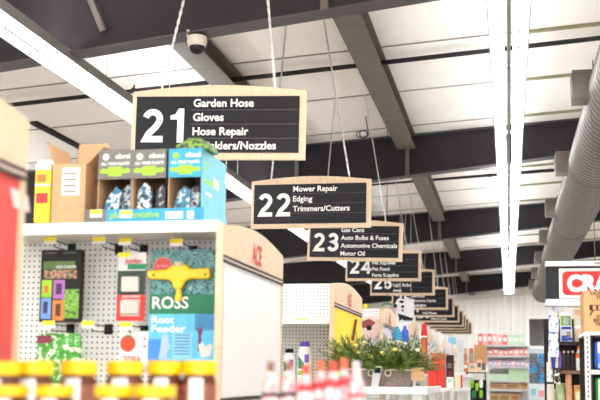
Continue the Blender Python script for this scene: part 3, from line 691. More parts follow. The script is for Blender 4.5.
# root feeder package
YR = PY-.2
t, (x0, x1, z0, z1) = pack('root_feeder_package', 'blue and green root feeder package with yellow feeder head', 'package', (151, 250, 214, 362.5), YR, .05, TEAL,
     [(0, 0, 1, .4, blotch('shrub_photo', [(20,60,70), (50,110,110), (90,150,150), (30,80,80), (140,180,180)], 34), 'photo'), (0, .4, 1, .575, S('banner_green', 20, 116, 80), 'banner'), (0, .575, 1, .985, S('illus_blue', 96, 190, 222, var=.1), 'illustration'),
      (.7, .575, 1, .72, S('tree_crown', 60, 130, 180, var=.2), 'tree_crown'), (.72, .68, .84, .9, S('trunk_plum', 112, 54, 110), 'tree_trunk', 'poly', [(.3,1),(.35,.4),(0,0),(.4,.15),(.6,0),(.7,.15),(1,.05),(.7,.4),(.75,1)]),
      (.0, .8, .2, .985, S('water_blue', 60, 140, 210), 'pool'), (.38, .74, .66, .97, S('text_panel', 140, 206, 230), 'text_panel'), (.76, .82, .98, .96, S('bush_white', 220, 222, 214), 'bush', 'poly', [(0,.2),(.3,0),(.5,.3),(.8,.1),(1,.3),(.8,.9),(.2,1)]),
      (.14, .74, .36, .97, S('figure_lilac', 170, 190, 224), 'figure', 'poly', [(.5,0),(.75,.1),(.8,.4),(.95,.6),(.75,.65),(.7,.95),(1,1),(.1,1),(.25,.6),(.3,.2)])],
     [('ROSS', .05, .525, .1, .55, WHITE), ('Root', .05, .655, .06, .34, WHITE), ('Feeder', .05, .735, .06, .52, WHITE)])
Wp, Hp = x1-x0, z1-z0
for i in range(7): obj('text_line', B(x0+Wp*.4, x0+Wp*.64, YR-.007, YR-.006, z1-Hp*(.765+.028*i), z1-Hp*(.757+.028*i)), S('ink_blue', 70, 110, 150), t)
pts = [(-.02,.17),(.28,.16),(.34,.11),(.38,.09),(.55,.09),(.6,.11),(.66,.16),(.95,.14),(.97,.28),(.92,.3),(.66,.3),(.56,.34),(.54,.42),(.46,.46),(.39,.42),(.37,.34),(.3,.31),(.02,.3),(-.03,.27)]
pts = [(u, .17+(v_-.14)*.62) for u, v_ in pts]
hd = obj('feeder_head', MB().prism([(x0+Wp*(u*.96+.02), YR-.045, z1-Hp*v_) for u, v_ in pts], (0, .038, 0)), YELLOW, t, bevel=.01)
obj('hose_collar', MB().cyl((x0+Wp*.47, YR-.028, z1-Hp*.155), (x0+Wp*.47, YR-.028, z1-Hp*.12), .028, n=14), S('collar_brass', 200, 186, 160), t)
obj('hose_collar', MB().cyl((x0+Wp*.47, YR-.028, z1-Hp*.46), (x0+Wp*.47, YR-.028, z1-Hp*.36), .02, .012, n=12), YELLOW, t)
for u in (.1, .88): obj('screw', MB().lathe([(.006, -.0475), (.006, -.044)], (x0+Wp*u, YR, z1-Hp*.235), n=8, axis='y'), BLACK, t)
sc = obj('round_sticker', MB().lathe([(.046, -.012), (.046, -.006)], (x0+Wp*.2, YR, z1-Hp*.155), n=20, axis='y'), S('sticker_red', 200, 74, 72), t)
obj('sticker_ring', MB().lathe([(.05, -.008), (.05, -.006)], (x0+Wp*.2, YR, z1-Hp*.155), n=20, axis='y'), S('sticker_rim', 236, 180, 170), t)
obj('sticker_text', text_mb('PATENT', (x0+Wp*.2, YR-.0125, z1-Hp*.165), XU, ZU, .016, width=.065, bold=.02, align='c'), PINK, sc)
# green bag hanging low at left
GBAG = blotch('green_bag', [(26,100,26), (50,140,34), (70,160,44), (224,238,206), (36,120,30)], 30)
bag('green_bag', 'bright green bag with white drips hanging low on the pegboard', 'bag', (36, 333, 78, 384), PY-.2, .05, GBAG, [(.0, .05, .35, .2, S('bag_maroon', 130, 40, 70))])

# ================================================================== GONDOLA 2 SHELF (bottles low, tag, pegboard)
G2 = gy(2); YS2 = G2+.06
price_tag(302, 319.5, YS2-.001, .09, .02, 'yellow price tag on the shelf edge over the white bottles', None)
z2 = onY(300, 388, G2+.25).z
t = obj('shelf', B(-4.6, XE-.045, G2+.1, G2+GW/2-.105, z2-.02, z2), WHITE); 
g2 = [o for o in COL.objects if o.get('label') == 'gondola with a yellow poster on its wooden end panel'][0]
t.parent = g2; t.location = -g2.location
JUGW = S('jug_white', 236, 236, 238, rough=.35, var=.01)
def jug(px0, px1, pyt, Y, capm, label):
    a = onY(px0, pyt, Y); b = onY(px1, pyt, Y); cxx = (a.x+b.x)/2; r = (b.x-a.x)/2; h = a.z-z2
    t = bottle('plant_food_bottle', label, (cxx, Y, z2), h, r, JUGW, capm, prof=[(.93,.001),(1,.03),(1,.6),(.95,.76),(.75,.87),(.6,.9)], caph=.1, capr=.62, sy=.7, group='white bottles on the shelf')
    for (u0, v0, u1, v1, m_) in ((-.75, .42, .1, .7, GREEN), (-.75, .28, .1, .38, LIME), (.12, .55, .72, .73, PURPLE), (.15, .3, .7, .52, S('label_lilac', 216, 212, 232)), (-.7, .1, .7, .24, WHITE)):
        q = []
        for i in range(6):
            u = u0+(u1-u0)*i/5; yy = -math.sqrt(max(0, 1-u*u))*r*.7*1.015
            q += [(cxx+u*r*1.01, Y+yy-.001, z2+h*v0), (cxx+u*r*1.01, Y+yy-.001, z2+h*(v1 if m_ is not GREEN else v0+(v1-v0)*(1-.6*i/5)))]
        obj('label_print', MB().add(q, [(2*i, 2*i+2, 2*i+3, 2*i+1) for i in range(5)]), m_, t)
jug(283, 296, 349, G2+.25, BLACK, 'white bottle with a black cap on the pegboard shelf')
jug(297.5, 312, 342, G2+.25, S('cap_purple', 96, 70, 180), 'taller white bottle with a purple cap on the pegboard shelf')
# yellow flag sticking out past the yellow end panel
p = onY(365.5, 306, gy(2)+1.498)
tag(obj('yellow_flag', B(p.x-.016, p.x+.016, p.y, p.y+.003, p.z-.02, p.z+.02), YTAG), 'small yellow shelf flag beyond the yellow poster panel', 'flag')
# thin dark tool on the yellow panel
a = onX(356, 320, XE+.012); b = onX(353.5, 336, XE+.012)
tag(obj('hanging_tool', MB().cyl(a, b, .012, n=6).cyl(b, b+Vector((0, -.04, -.03)), .014, n=6), BROWN), 'thin brown tool hanging against the yellow poster', 'tool')
# round red-white disc pack on third gondola's pegboard
Y3 = gy(3)+GW/2-.15
c = onY(369.5, 328, Y3)
t = thing('disc_pack', 'round red and white blister pack on the far pegboard', 'package', (c.x, Y3, c.z), None)
obj('disc', MB().lathe([(.12, -.03), (.13, -.02), (.13, .03)], c, n=24, axis='y'), S('disc_pink', 226, 196, 186), t)
obj('red_sector', MB().prism([(c.x-.1, c.y-.034, c.z+.0), (c.x-.08, c.y-.034, c.z+.07), (c.x+.0, c.y-.034, c.z+.1), (c.x+.07, c.y-.034, c.z+.06), (c.x+.02, c.y-.034, c.z+.0)], (0, .004, 0)), S('disc_red', 150, 60, 60), t)
obj('dark_hub', MB().lathe([(.03, -.04), (.03, -.03)], c, n=12, axis='y'), BLACK, t)
obj('hook_strip', B(-2.2, -2.18, Y3-.01, Y3, 1.2, 2.3), BLACK, t) if False else None

# ================================================================== FOREGROUND DISPLAY TABLE: jars and small bottles
ZT = EYE-.13; 
t = thing('display_table', 'white display table in front of the red end panel', 'table', (-.8, 2.3, 0))
obj('table_top', B(-1.27, -.2, 1.8, 2.72, ZT-.03, ZT), WHITE, t, bevel=.004)
for lx in (-1.22, -.25):
    for ly in (1.85, 2.66): obj('leg', B(lx-.025, lx+.025, ly-.025, ly+.025, 0, ZT-.031), WHITE, t)
JARB = S('jar_brown', 96, 44, 28, rough=.2, var=.3, scale=60)
def jar(c, r, h, label, grp):
    t = thing('nut_jar', label, 'jar', c, grp)
    obj('body', MB().lathe([(r*.9, 0), (r, .006), (r, h*.68), (r*.86, h*.76), (r*.86, h*.8)], c, n=18), JARB, t, smooth=True)
    obj('lid', MB().lathe([(r*.97, h*.78), (r, h*.785), (r, h*.985), (r*.95, h)], c, n=22), YELLOW, t, smooth=True)
    lb = obj('paper_label', MB().lathe([(r*1.01, h*.16), (r*1.01, h*.62)], c, n=18), S('jar_label', 150, 88, 66, var=.4, scale=40), t, smooth=True)
    q = []; 
    for i in range(7):
        an = math.radians(-108+i*8); q += [(c[0]+r*1.02*math.cos(an), c[1]+r*1.02*math.sin(an), c[2]+h*z_) for z_ in (.24, .72)]
    obj('white_patch', MB().add(q, [(2*i, 2*i+2, 2*i+3, 2*i+1) for i in range(6)]), WHITE, lb)
bp = [(1, 2.2), (35, 2.29), (79, 2.4), (125, 2.52), (165, 2.58), (199.5, 2.6)]
for i, (px, Y) in enumerate(bp):
    p = onY(px, 361.5, Y); r = .0465 if i != 3 else .05
    jar((p.x, Y, ZT+.001), r, p.z-ZT, 'yellow-lidded brown jar, %s from the left in the back row' % ['first','second','third','fourth','fifth','sixth'][i], 'yellow-lidded jars')
for i, px in enumerate((10, 55, 115, 156)):
    Y = 2.02; p = onY(px, 386, Y); jar((p.x, Y, ZT+.001), .042, p.z-ZT, 'yellow-lidded brown jar, %s from the left in the front row' % ['first','second','third','fourth'][i], 'yellow-lidded jars')
PALE = blotch('bottle_pale_pink', [(236,190,190), (240,226,226), (226,206,210), (226,120,120), (240,230,230)], 55); CAPR = S('cap_rose', 204, 74, 66); CAPO = S('cap_apricot', 214, 104, 70); TAN = S('cap_tan', 138, 96, 76, rough=.5)
BP = [(270.5, 362, TAN, 0), (289, 361, TAN, 0), (306, 365, CAPR, 1), (321, 361, CAPO, 1), (333, 362, CAPR, 2), (344, 359, CAPO, 2), (356.5, 362, PALE, 3)]
LABG = S('bottle_grey_label', 72, 64, 72); LABR = S('bottle_red_label', 208, 62, 66); LABW = S('bottle_white_label', 246, 240, 240)
nmz = ['first','second','third','fourth','fifth','sixth','seventh']
for i, (px, py, cm, kind) in enumerate(BP):
    Y = 2.55 + .03*(i % 2); p = onY(px, py, Y); h = p.z-ZT-.001; r = .0215 if kind != 2 else .0235
    bands = {0: [(.44, .52, LABG), (.12, .4, LABW), (.26, .34, LABR)], 1: [(.56, .68, LABR), (.2, .5, LABW), (.36, .42, LABR)], 2: [(.6, .72, LABR), (.3, .36, LABR), (.12, .18, LABR)], 3: [(.05, .2, LABR), (.45, .52, LABR)]}[kind]
    bottle('flavour_bottle', 'small pale pink bottle, %s from the left in the blurred foreground row' % nmz[i], (p.x, Y, ZT+.001), h, r, PALE, cm,
           prof=[(.9,0),(1,.03),(1,.55),(.9,.66),(.45,.8),(.4,.86)], caph=.16, capr=.46, bands=bands, group='small pink bottles in the foreground')

# ================================================================== PLANTER ON THE SECOND END DISPLAY
ZP = onY(390, 387.5, 7.2).z
t = thing('display_shelf', 'white end display shelf carrying the evergreen planter', 'shelf', (-.95, 7.9, ZP))
obj('shelf_board', B(XE+.008, -.58, 7.06, 8.55, ZP-.02, ZP), WHITE, t, bevel=.006)
obj('rim', B(XE+.008, -.58, 7.04, 7.06, ZP-.045, ZP+.006), WHITE, t, bevel=.004); obj('rim', B(-.58, -.56, 7.04, 8.55, ZP-.045, ZP+.006), WHITE, t, bevel=.004)
for lx in (XE+.04, -.62):
    for ly in (7.12, 8.5): obj('leg', B(lx-.02, lx+.02, ly-.02, ly+.02, 0, ZP-.021), WHITE, t)
YP = 7.21; a = onY(346, 370, YP); b = onY(412, 387, YP); x0, x1 = a.x, b.x; zr = a.z
t = thing('planter', 'weathered wooden planter box filled with evergreen sprigs', 'planter', ((x0+x1)/2, YP, ZP+.001))
PLW = S('weathered_wood', 128, 112, 104, rough=.8, var=.25, scale=30)
obj('box', MB().hexa([(x0+.015,YP+.01,ZP+.001),(x1-.015,YP+.01,ZP+.001),(x1-.015,YP+.19,ZP+.001),(x0+.015,YP+.19,ZP+.001)], [(x0,YP,zr),(x1,YP,zr),(x1,YP+.2,zr),(x0,YP+.2,zr)]), PLW, t)
obj('rim', B(x0-.008, x1+.008, YP-.008, YP+.208, zr, zr+.012), S('planter_rim', 196, 184, 172), t)
for px in (371, 388):
    c = onY(px, 373, YP-.012); m = MB(); n = 14
    m.tube([(c.x+.022*math.cos(2*math.pi*i/n), YP-.014, c.z+.022*math.sin(2*math.pi*i/n)) for i in range(n+1)], .004, 5)
    obj('rope_ring', m, S('rope', 224, 216, 204), t)
a = onY(373, 366, YP-.02); b = onY(381, 387, YP-.02)
tg = obj('care_tag', MB().hexa([(a.x-.012, YP-.03, b.z), (b.x-.02, YP-.03, b.z), (b.x+.01, YP-.02, a.z), (a.x+.005, YP-.02, a.z)], [(a.x-.012, YP-.026, b.z), (b.x-.02, YP-.026, b.z), (b.x+.01, YP-.016, a.z), (a.x+.005, YP-.016, a.z)]), S('tag_grey', 206, 204, 206), t)
obj('tag_print', B(a.x+.012, b.x-.002, YP-.031, YP-.0225, a.z-.05, a.z-.012), BLACK, tg)
rnd = random.Random(11)
NEED = blotch('needles', [(40,62,26), (70,98,36), (122,142,58), (60,88,34), (176,186,104)], 24)
def sprig(m, base, d, L, dens=15, nl=.035):
    d = d.normalized(); a = d.orthogonal().normalized(); b = d.cross(a); base = Vector(base)
    m.cyl(base, base+d*L, .003, .001, n=3, caps=False)
    for i in range(dens):
        s = (i+1)/dens; p = base+d*(L*s)
        for k in range(3):
            an = rnd.uniform(0, 6.28); o_ = (a*math.cos(an)+b*math.sin(an))*.8 + d*.7
            w = d.cross(o_).normalized()*.0035; tip = p+o_*nl*(1.15-.6*s)
            m.add([p-w, p+w, tip], [(0,1,2)])
for j in range(3):
    m = MB(); cxx = x0+(x1-x0)*(.15+.35*j)
    for i in range(105):
        an = rnd.uniform(0, 6.28); el = rnd.uniform(.0, 1.2)
        d = Vector((math.cos(an)*math.cos(el)*1.12, -abs(math.sin(an))*math.cos(el)*.7+.12, math.sin(el)))
        sprig(m, (cxx+rnd.uniform(-.06, .06), YP+.1+rnd.uniform(-.07, .07), zr+.0), d, rnd.uniform(.16, .30), 20, .042)
    fo = obj('evergreen_sprigs', m, NEED, t)
    for i in range(4):
        c = (cxx+rnd.uniform(-.12, .12), YP+rnd.uniform(-.06, .06), zr+rnd.uniform(.08, .2))
        obj('cream_bloom', MB().lathe([(.002, -.012), (.016, -.006), (.02, .002), (.012, .012), (.002, .015)], c, n=7), CREAM if i % 3 else S('bloom_yellow', 226, 210, 110), fo)
a = onY(411, 367.5, 7.19); b = onY(424, 381, 7.19)
tag(obj('kraft_tag', B(a.x, b.x, 7.19, 7.198, b.z, a.z), KRAFT), 'blank brown card tag at the right end of the planter', 'tag')

# ================================================================== THIRD AND FARTHER END DISPLAYS
LASTD = [None]
def end_display(k, x1, zpx, label, m=WHITE):
    y0 = gy(k)-.2; y1 = gy(k)+1.0; z = onY(*zpx, y0).z
    t = thing('display_shelf', label, 'shelf', ((XE+x1)/2, y0, z), None)
    LASTD[0] = t
    n = 8; poly = [(XE+.01, y1, z), (XE+.01, y0, z), (x1-.2, y0, z)] + [(x1-.2+.2*math.sin(math.pi/2*i/n), y0+.2-.2*math.cos(math.pi/2*i/n), z) for i in range(1, n+1)] + [(x1, y1, z)]
    obj('shelf_board', MB().prism(poly, (0, 0, -.03)), m, t)
    for lx in (XE+.05, x1-.06):
        for ly in (y0+.22, y1-.05): obj('leg', B(lx-.02, lx+.02, ly-.02, ly+.02, 0, z-.031), m, t)
    return z, y0
z3, y3 = end_display(3, -.42, (440, 388), 'white rounded end display shelf with red gift bags')
z3b = z3-.16; t = LASTD[0]
obj('lower_tray', MB().prism([(XE+.3, y3+.8, z3b), (XE+.3, y3+.03, z3b), (-.72, y3+.03, z3b), (-.58, y3+.1, z3b), (-.54, y3+.2, z3b), (-.54, y3+.8, z3b)], (0,0,-.03)), S('tray_coral', 226, 120, 90), t)
obj('tray_lip', B(XE+.3, -.72, y3+.02, y3+.03, z3b-.03, z3b+.02), S('tray_coral', 226, 120, 90), t)
RB = S('gift_bag_red', 226, 42, 30, rough=.4)
for i, (r, lb) in enumerate((((428, 367, 436, 383), 'bright red gift bag on the rounded shelf, left one'), ((437, 365, 444.5, 383), 'bright red gift bag on the rounded shelf, right one'))):
    t, q = pack('gift_bag', lb, 'bag', (r[0], r[1], r[2], 388), y3+.15+.04*i, .06, RB, group='red gift bags')
    x0, x1, z0, z1 = q
    obj('handle', MB().tube([(x0+.02, y3+.17, z1), (x0+.03, y3+.17, z1+.04), (x1-.03, y3+.17, z1+.04), (x1-.02, y3+.17, z1)], .004, 5), RB, t)
pack('orange_carton', 'orange patterned carton behind the red gift bags', 'box', (431, 353, 445, 388), y3+.4, .15, S('carton_orange', 216, 110, 66, var=.25, scale=40), [(.1,.1,.9,.3,ORANGE)])
pack('speaker_box', 'tall dark plum box standing on the rounded shelf', 'box', (446, 355, 453.5, 388), y3+.3, .14, S('box_plum', 58, 36, 48, var=.2), [(.2,.25,.8,.4,GREYC),(.25,.5,.8,.7,S('plum_red',120,30,50)),(.2,.8,.7,.9,BLACK)])
pack('leaflet_holder', 'white leaflet holder with green print on the rounded shelf', 'holder', (446.5, 377, 453.5, 388), y3+.06, .06, WHITE, [(.2,.2,.8,.5,S('mint',180,220,200))])
pack('book_pack', 'cream and red book pack at the end of the rounded shelf', 'box', (455, 375, 462.5, 388), y3+.12, .05, CREAM, [(.75,0,1,1,REDP)])
g3 = [o for o in COL.objects if 'fourth from the viewer' in str(o.get('label')) and 'gondola' in o.name][0]
_q0 = onX(396, 336, -1.235); _q1 = onX(406, 337, -1.235)
obj('ledge', B(XE-.004, -1.18, _q0.y-.1, min(_q1.y+.1, gy(3)+GW+.9), min(_q0.z, _q1.z)-.07, min(_q0.z, _q1.z)-.052), WHITE, g3)
zled = min(_q0.z, _q1.z)-.051
for i, (r, m_, lb, dk) in enumerate((((395, 326.5, 399.5, 336), CYAN, 'small bright blue spray bottle hung on the lilac panel', 0), ((402.5, 326, 407.5, 337.5), BLUE, 'deep blue spray bottle behind the evergreen sprigs', 1))):
    a = onX((r[0]+r[2])/2, r[1], -1.235); b = onX((r[0]+r[2])/2, r[3], -1.235)
    bottle('spray_bottle', lb, (-1.235, a.y, zled), a.z-zled, .045, m_, m_, group='blue spray bottles')
z4, y4 = end_display(4, -.5, (425, 374), 'white end display shelf behind the evergreen planter')
for i, (r, m_, lb, cat) in enumerate((((421, 324, 427.5, 338), REDP, 'red bottle standing tall above the evergreen sprigs', 'bottle'), ((422, 337, 426.5, 350), ORANGE, 'orange bottle below the tall red bottle', 'bottle'))):
    Y = y4+.2-.08*i; a = onY(r[0], r[1], Y); b = onY(r[2], r[3], Y); zz = z4+.001 if i else b.z-.1
    if i == 0:
        bottle('red_bottle', lb, ((a.x+b.x)/2, Y, z4+.001), a.z-z4, (b.x-a.x)/2, m_, REDP, prof=[(.9,0),(1,.03),(1,.8),(.92,.88),(.8,.9)], sy=.8, bands=[(.72, .76, WHITE)], capr=.85)
    else: bottle('orange_bottle', lb, ((a.x+b.x)/2, Y-.06, z4+.001), a.z-z4, (b.x-a.x)/2, m_, ORANGE, sy=.8)
# things on farther displays (k = 5,6,7): small, mostly pale
z5, y5 = end_display(5, -.5, (450, 372), 'white end display shelf of the fifth gondola with pale cartons')
pal = [S('pale_pack_a', 232, 222, 214), S('pale_pack_b', 206, 214, 226), S('pale_pack_c', 236, 214, 190), S('pale_pack_d', 190, 200, 210)]
for i, (r, m_, lb) in enumerate((((430, 341, 436, 372), 3, 'grey-blue carton right of the red bottle'), ((436, 333, 443, 372), 0, 'tall cream carton behind the orange carton'), ((445, 343, 451, 372), 0, 'white carton above the dark plum box'),
        ((437, 350, 441, 372), 1, 'small blue-white carton above the red gift bags'), ((452, 348, 458, 372), 2, 'peach carton beside the white stand'))):
    bag('far_bag', lb, 'bag', r, y5+.15+.1*i, .1, pal[m_], [(.2, .3, .8, .5, pal[(m_+2) % 4])], group='pale packs on the fifth display') if i % 2 else pack('far_carton', lb, 'box', r, y5+.15+.1*i, .12, pal[m_], [(.15,.2,.85,.4,pal[(m_+1)%4]),(.15,.55,.6,.6,GREYC)], group='pale packs on the fifth display')
t, q = pack('blue_sign_card', 'pale blue card on a stem standing above the far display', 'card', (448, 337, 456, 344.5), y5+.95, .01, S('card_sky', 150, 204, 232))
obj('stem', MB().cyl(((q[0]+q[1])/2, y5+.955, z5+.001), ((q[0]+q[1])/2, y5+.955, q[2]), .008, n=6), LGREY, t)
rr = random.Random(5)
CLUT = [S('clutter_%d' % i, *c_) for i, c_ in enumerate(((236,232,226),(214,222,230),(232,196,160),(196,120,96),(120,150,180),(226,214,200),(150,160,150),(240,236,230),(206,170,150),(90,90,100)))]
nmq = ['first','second','third','fourth','fifth','sixth','seventh','eighth']
for k in (6, 7, 8):
    zk, yk = end_display(k, -.45, (460, 372-2*(k-6)), 'white end display shelf far down the aisle, %s gondola' % ordi(k))
    for i in range(6):
        Xc = XE+.08+.13*i; w_ = rr.uniform(.045, .06); h_ = rr.uniform(.15, .5) if i < 4 else rr.uniform(.1, .28); m_ = CLUT[rr.randrange(10)]; Yk = yk+.28+.12*(i % 2)
        t = thing('far_pack', 'small pack on the %s gondola display far away, %s from the left' % (ordi(k), nmq[i]), 'package', (Xc, Yk, zk+.001), 'packs far down the aisle')
        obj('body', B(Xc-w_, Xc+w_, Yk, Yk+.09, zk+.001, zk+h_), m_, t, bevel=.01)
        obj('face_print', B(Xc-w_*.7, Xc+w_*.7, Yk-.003, Yk, zk+h_*.4, zk+h_*.75), CLUT[rr.randrange(10)], t)
# hanging white banner with black figure marks near signs 25/26
Yb = gy(5)-.4
t, q = pack('hanging_banner', 'white hanging banner with black drawing below the aisle signs', 'banner', (397, 299, 414, 324), Yb, .012, WHITEP,
  [(.1,.05,.45,.18,BLACK,'drawing','poly',[(0,.3),(.5,0),(1,.5),(.6,1),(.2,.7)]), (.25,.25,.42,.36,BLACK), (.28,.42,.4,.5,BLACK), (.02,.58,1,.9,BLACK,'drawing','poly',[(0,0),(.3,.15),(1,.65),(.9,.8),(.85,1),(.75,.8),(.7,1),(.6,.8),(.55,1),(.45,.8),(.4,1),(.3,.7),(.1,1),(.1,.5)])])
x0, x1, z0, z1 = q
for xx in (x0+.05, x1-.05): obj('cord', MB().cyl((xx, Yb+.006, z1), (xx, Yb+.006, zt(xx)), .004, n=4), CHROME, t)
# green cap light / fan above third gondola
c = onY(387, 304, gy(4)+.3)
t = thing('hanging_lamp', 'small green-shaded hanging lamp above the third gondola', 'lamp', (c.x, c.y, c.z))
obj('shade', MB().lathe([(.1, -.02), (.085, .0), (.03, .03)], c, n=16), S('shade_green', 90, 110, 80), t, smooth=True)
obj('bulb', MB().lathe([(.03, -.035), (.045, -.02), (.03, -.015)], c, n=10), WHITE, t); obj('cord', MB().cyl((c.x, c.y, c.z+.03), (c.x, c.y, zt(c.x)), .005, n=4), PIPE, t)

# ================================================================== BACK SHELVING AND GOODS
YBS = 28.0
def px_rect(r, Y): 
    a = onY(r[0], r[1], Y); b = onY(r[2], r[3], Y); return a.x, b.x, b.z, a.z
x0, x1, _, _ = px_rect((486, 345, 530, 400), YBS)
rows = [345, 355.5, 366.5, 380.5, 389.5]
t = thing('back_shelving', 'white shelving unit with stocked shelves at the end of the aisle', 'shelf', ((x0+x1)/2, YBS, 0))
ztop = onY(508, 345, YBS).z
obj('back_panel', B(x0, x1, YBS+.5, YBS+.52, 0, ztop+.02), S('shelf_back_grey', 214, 212, 216), t)
for xx in (x0, x1): obj('upright', B(xx-.03, xx+.03, YBS+.44, YBS+.5, 0, ztop+.02), WHITE, t)
zz = [onY(508, r, YBS).z for r in rows]
for z in zz + [.9, .5, .12]: 
    sh = obj('shelf_board', B(x0, x1, YBS+.02, YBS+.5, z-.03, z), WHITE, t); obj('shelf_edge', B(x0, x1, YBS, YBS+.02, z-.05, z+.005), LGREY, sh)
def row_goods(z, px0, px1, n, hpx, mats, nm, lab, grp, Y=YBS+.05, pr=None, jit=0):
    rr = random.Random(hash(nm) % 100 if False else len(nm)*7+n)
    for i in range(n):
        a = onY(px0+(px1-px0)*i/n+.15, 350, Y); b = onY(px0+(px1-px0)*(i+1)/n-.15, 350, Y)
        h = hpx*Y/1000*(1-jit*rr.random()); m_ = mats[i % len(mats)]
        t = thing(nm, lab % ordi(i).replace('nearest', 'first'), 'box', ((a.x+b.x)/2, Y, z), grp)
        obj('body', B(a.x, b.x, Y, Y+.3, z+.001, z+h), m_, t)
        w = b.x-a.x
        obj('label_panel', B(a.x+w*.15, b.x-w*.15, Y-.004, Y, z+h*.35, z+h*.75), (pr or WHITE), t)
PKR = S('pack_coral', 232, 120, 112); PKP = S('pack_pink', 238, 178, 176); PKG = S('pack_mint', 200, 226, 196); PKV = S('pack_lilac', 190, 170, 206); PKGR = S('pack_green', 188, 220, 176)
Lz = zz
row_goods(Lz[0], 478, 497, 4, 11, [PKR, PKP], 'coral_carton', 'coral carton on top of the back shelving, %s from the left', 'coral cartons on top')
row_goods(Lz[0], 497, 524, 5, 10, [PKP, PKR, PKG, PKG, PKG], 'mint_carton', 'pale carton on top of the back shelving at right, %s of five', 'pale cartons on top')
row_goods(Lz[1], 488, 529, 8, 7, [PKR, PKR, PKP], 'coral_pack', 'coral pack on the upper back shelf, %s from the left', 'coral packs', jit=.3)
row_goods(Lz[2], 488, 529, 9, 6, [PKV, PKV, PKP], 'lilac_pack', 'lilac pack on the middle back shelf, %s from the left', 'lilac packs', jit=.3)
row_goods(Lz[3], 488, 508, 2, 6, [PKG], 'mint_case', 'pale mint case on the fourth back shelf, %s from the left', 'green cases', pr=PKG)
row_goods(Lz[3], 508.5, 529, 4, 11, [PKGR], 'green_case', 'taller pale green case on the fourth back shelf, %s of four', 'green cases', pr=PKG)
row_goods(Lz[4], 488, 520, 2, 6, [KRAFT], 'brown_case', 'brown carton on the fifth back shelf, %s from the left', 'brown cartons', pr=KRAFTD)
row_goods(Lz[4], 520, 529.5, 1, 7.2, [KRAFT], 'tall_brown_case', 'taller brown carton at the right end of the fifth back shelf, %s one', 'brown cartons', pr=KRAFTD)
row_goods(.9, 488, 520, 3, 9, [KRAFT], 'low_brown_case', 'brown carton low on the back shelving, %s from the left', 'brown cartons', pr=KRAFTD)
# stack of kraft boxes left of the shelving
Y = 24.4; zb0 = onY(480, 365, Y).z
pl_top = zb0
t, q = pack('plinth', 'white plinth under the stack of brown cartons', 'plinth', (470, 365, 487, 378), Y-.02, .55, WHITE)
for o in t.children: 
    pass
x0, x1, z0, z1 = q
obj('pedestal', B(x0+.05, x1-.05, Y+.05, Y+.5, 0, z0-.001), WHITE, t)
for i in range(5):
    a = onY(474, 365-4.1*i, Y); b = onY(486.5, 361-4.1*i, Y)
    t = thing('brown_carton', 'brown carton in the far stack, %s from the bottom' % ['first','second','third','fourth','fifth'][i], 'box', ((a.x+b.x)/2, Y, a.z), 'stack of brown cartons')
    obj('body', B(a.x, b.x, Y+.01*(i % 2), Y+.4, a.z+.001, b.z-.002), S('carton_tan', 206, 152, 96, var=.1), t); obj('tape', B(a.x, b.x, Y-.004+.01*(i % 2), Y+.01*(i % 2), (a.z+b.z)/2-.008, (a.z+b.z)/2+.008), KRAFT, t)
# white stand with poster left of cartons
Y = 18.1; x0, x1, z0, z1 = px_rect((456, 338, 464, 382), Y)
t = thing('white_stand', 'slim white display stand beside the dark plum box', 'stand', ((x0+x1)/2, Y, 0))
obj('post', B(x0+.02, x1-.02, Y, Y+.08, .03, z1), WHITE, t); obj('foot', B(x0-.05, x1+.05, Y-.1, Y+.2, 0, .03), WHITE, t); obj('sign_face', B(x0, x1, Y-.012, Y, z0+.05, z1-.02), WHITEP, t); obj('print_strip', B(x0+.03, x1-.03, Y-.014, Y-.012, z1-.25, z1-.12), S('pale_pack_b', 206, 214, 226), t)
# trolley with black and lime goods low at centre
Y = 15.5; x0, x1, z0, z1 = px_rect((466, 372, 486, 400), Y)
t = thing('goods_rack', 'black wire rack with lime green goods low at centre', 'rack', ((x0+x1)/2, Y, 0))
obj('rack_body', B(x0, x1, Y+.1, Y+.5, .1, z1-.12), S('rack_black', 40, 40, 42), t, bevel=.01)
for xx in (x0, x1-.02): obj('rack_post', B(xx, xx+.02, Y+.05, Y+.09, 0, z1), BLACK, t)
for zz_ in (z1-.01, z1-.2): obj('rack_wire', B(x0, x1, Y+.05, Y+.06, zz_-.008, zz_+.008), BLACK, t)
for i, (px, py, m_) in enumerate(((472, 384, LIME), (477, 387, LIME), (481, 384, WHITE), (474, 394, GREEN), (481, 394, LIME))):
    c = onY(px, py, Y-.0); 
    tag(obj('bait_pack', MB().lathe([(.015, -.06), (.028, -.04), (.03, .03), (.02, .06)], (c.x, Y, c.z), n=10), m_, smooth=True), '%s pack hung on the black wire rack, %s' % (['lime','lime','white','green','lime'][i], ['upper left','upper middle','upper right','lower left','lower right'][i]), 'package', 'packs on the black rack')

# ================================================================== RIGHT SIDE
# hanging brand sign over the second right-hand bay
YC = 9.0
def pr(px, py, Y=YC): return onY(px, py, Y)
a = pr(545.5, 262); b = pr(545.5, 306.5); XS1 = a.x+2.3
t = thing('brand_sign', 'black and red CRAFTSMAN sign with pale grey edges above the right shelves', 'sign', (a.x+1.1, YC, b.z))
zA, zB_, zC_, zD = a.z, pr(545.5, 267).z, pr(545.5, 299.5).z, b.z
obj('black_panel', B(a.x, XS1, YC, YC+.03, zC_, zB_), S('panel_black', 30, 32, 42, rough=.4), t)
obj('top_ledge', B(a.x-.005, XS1, YC-.06, YC+.09, zB_, zA), LGREY, t, bevel=.003); obj('bottom_ledge', B(a.x-.005, XS1, YC-.06, YC+.09, zD, zC_), LGREY, t, bevel=.003)
wx = pr(559, 280).x; wz0, wz1 = pr(559, 298.5).z, pr(559, 268.5).z; wend = wx+1.2
obj('white_plate', B(wx, wend, YC-.008, YC, wz0, wz1), WHITE, t)
rx = wx+.028; c_ = .025; rz0, rz1 = wz0+.028, wz1-.028; re = wend-.028
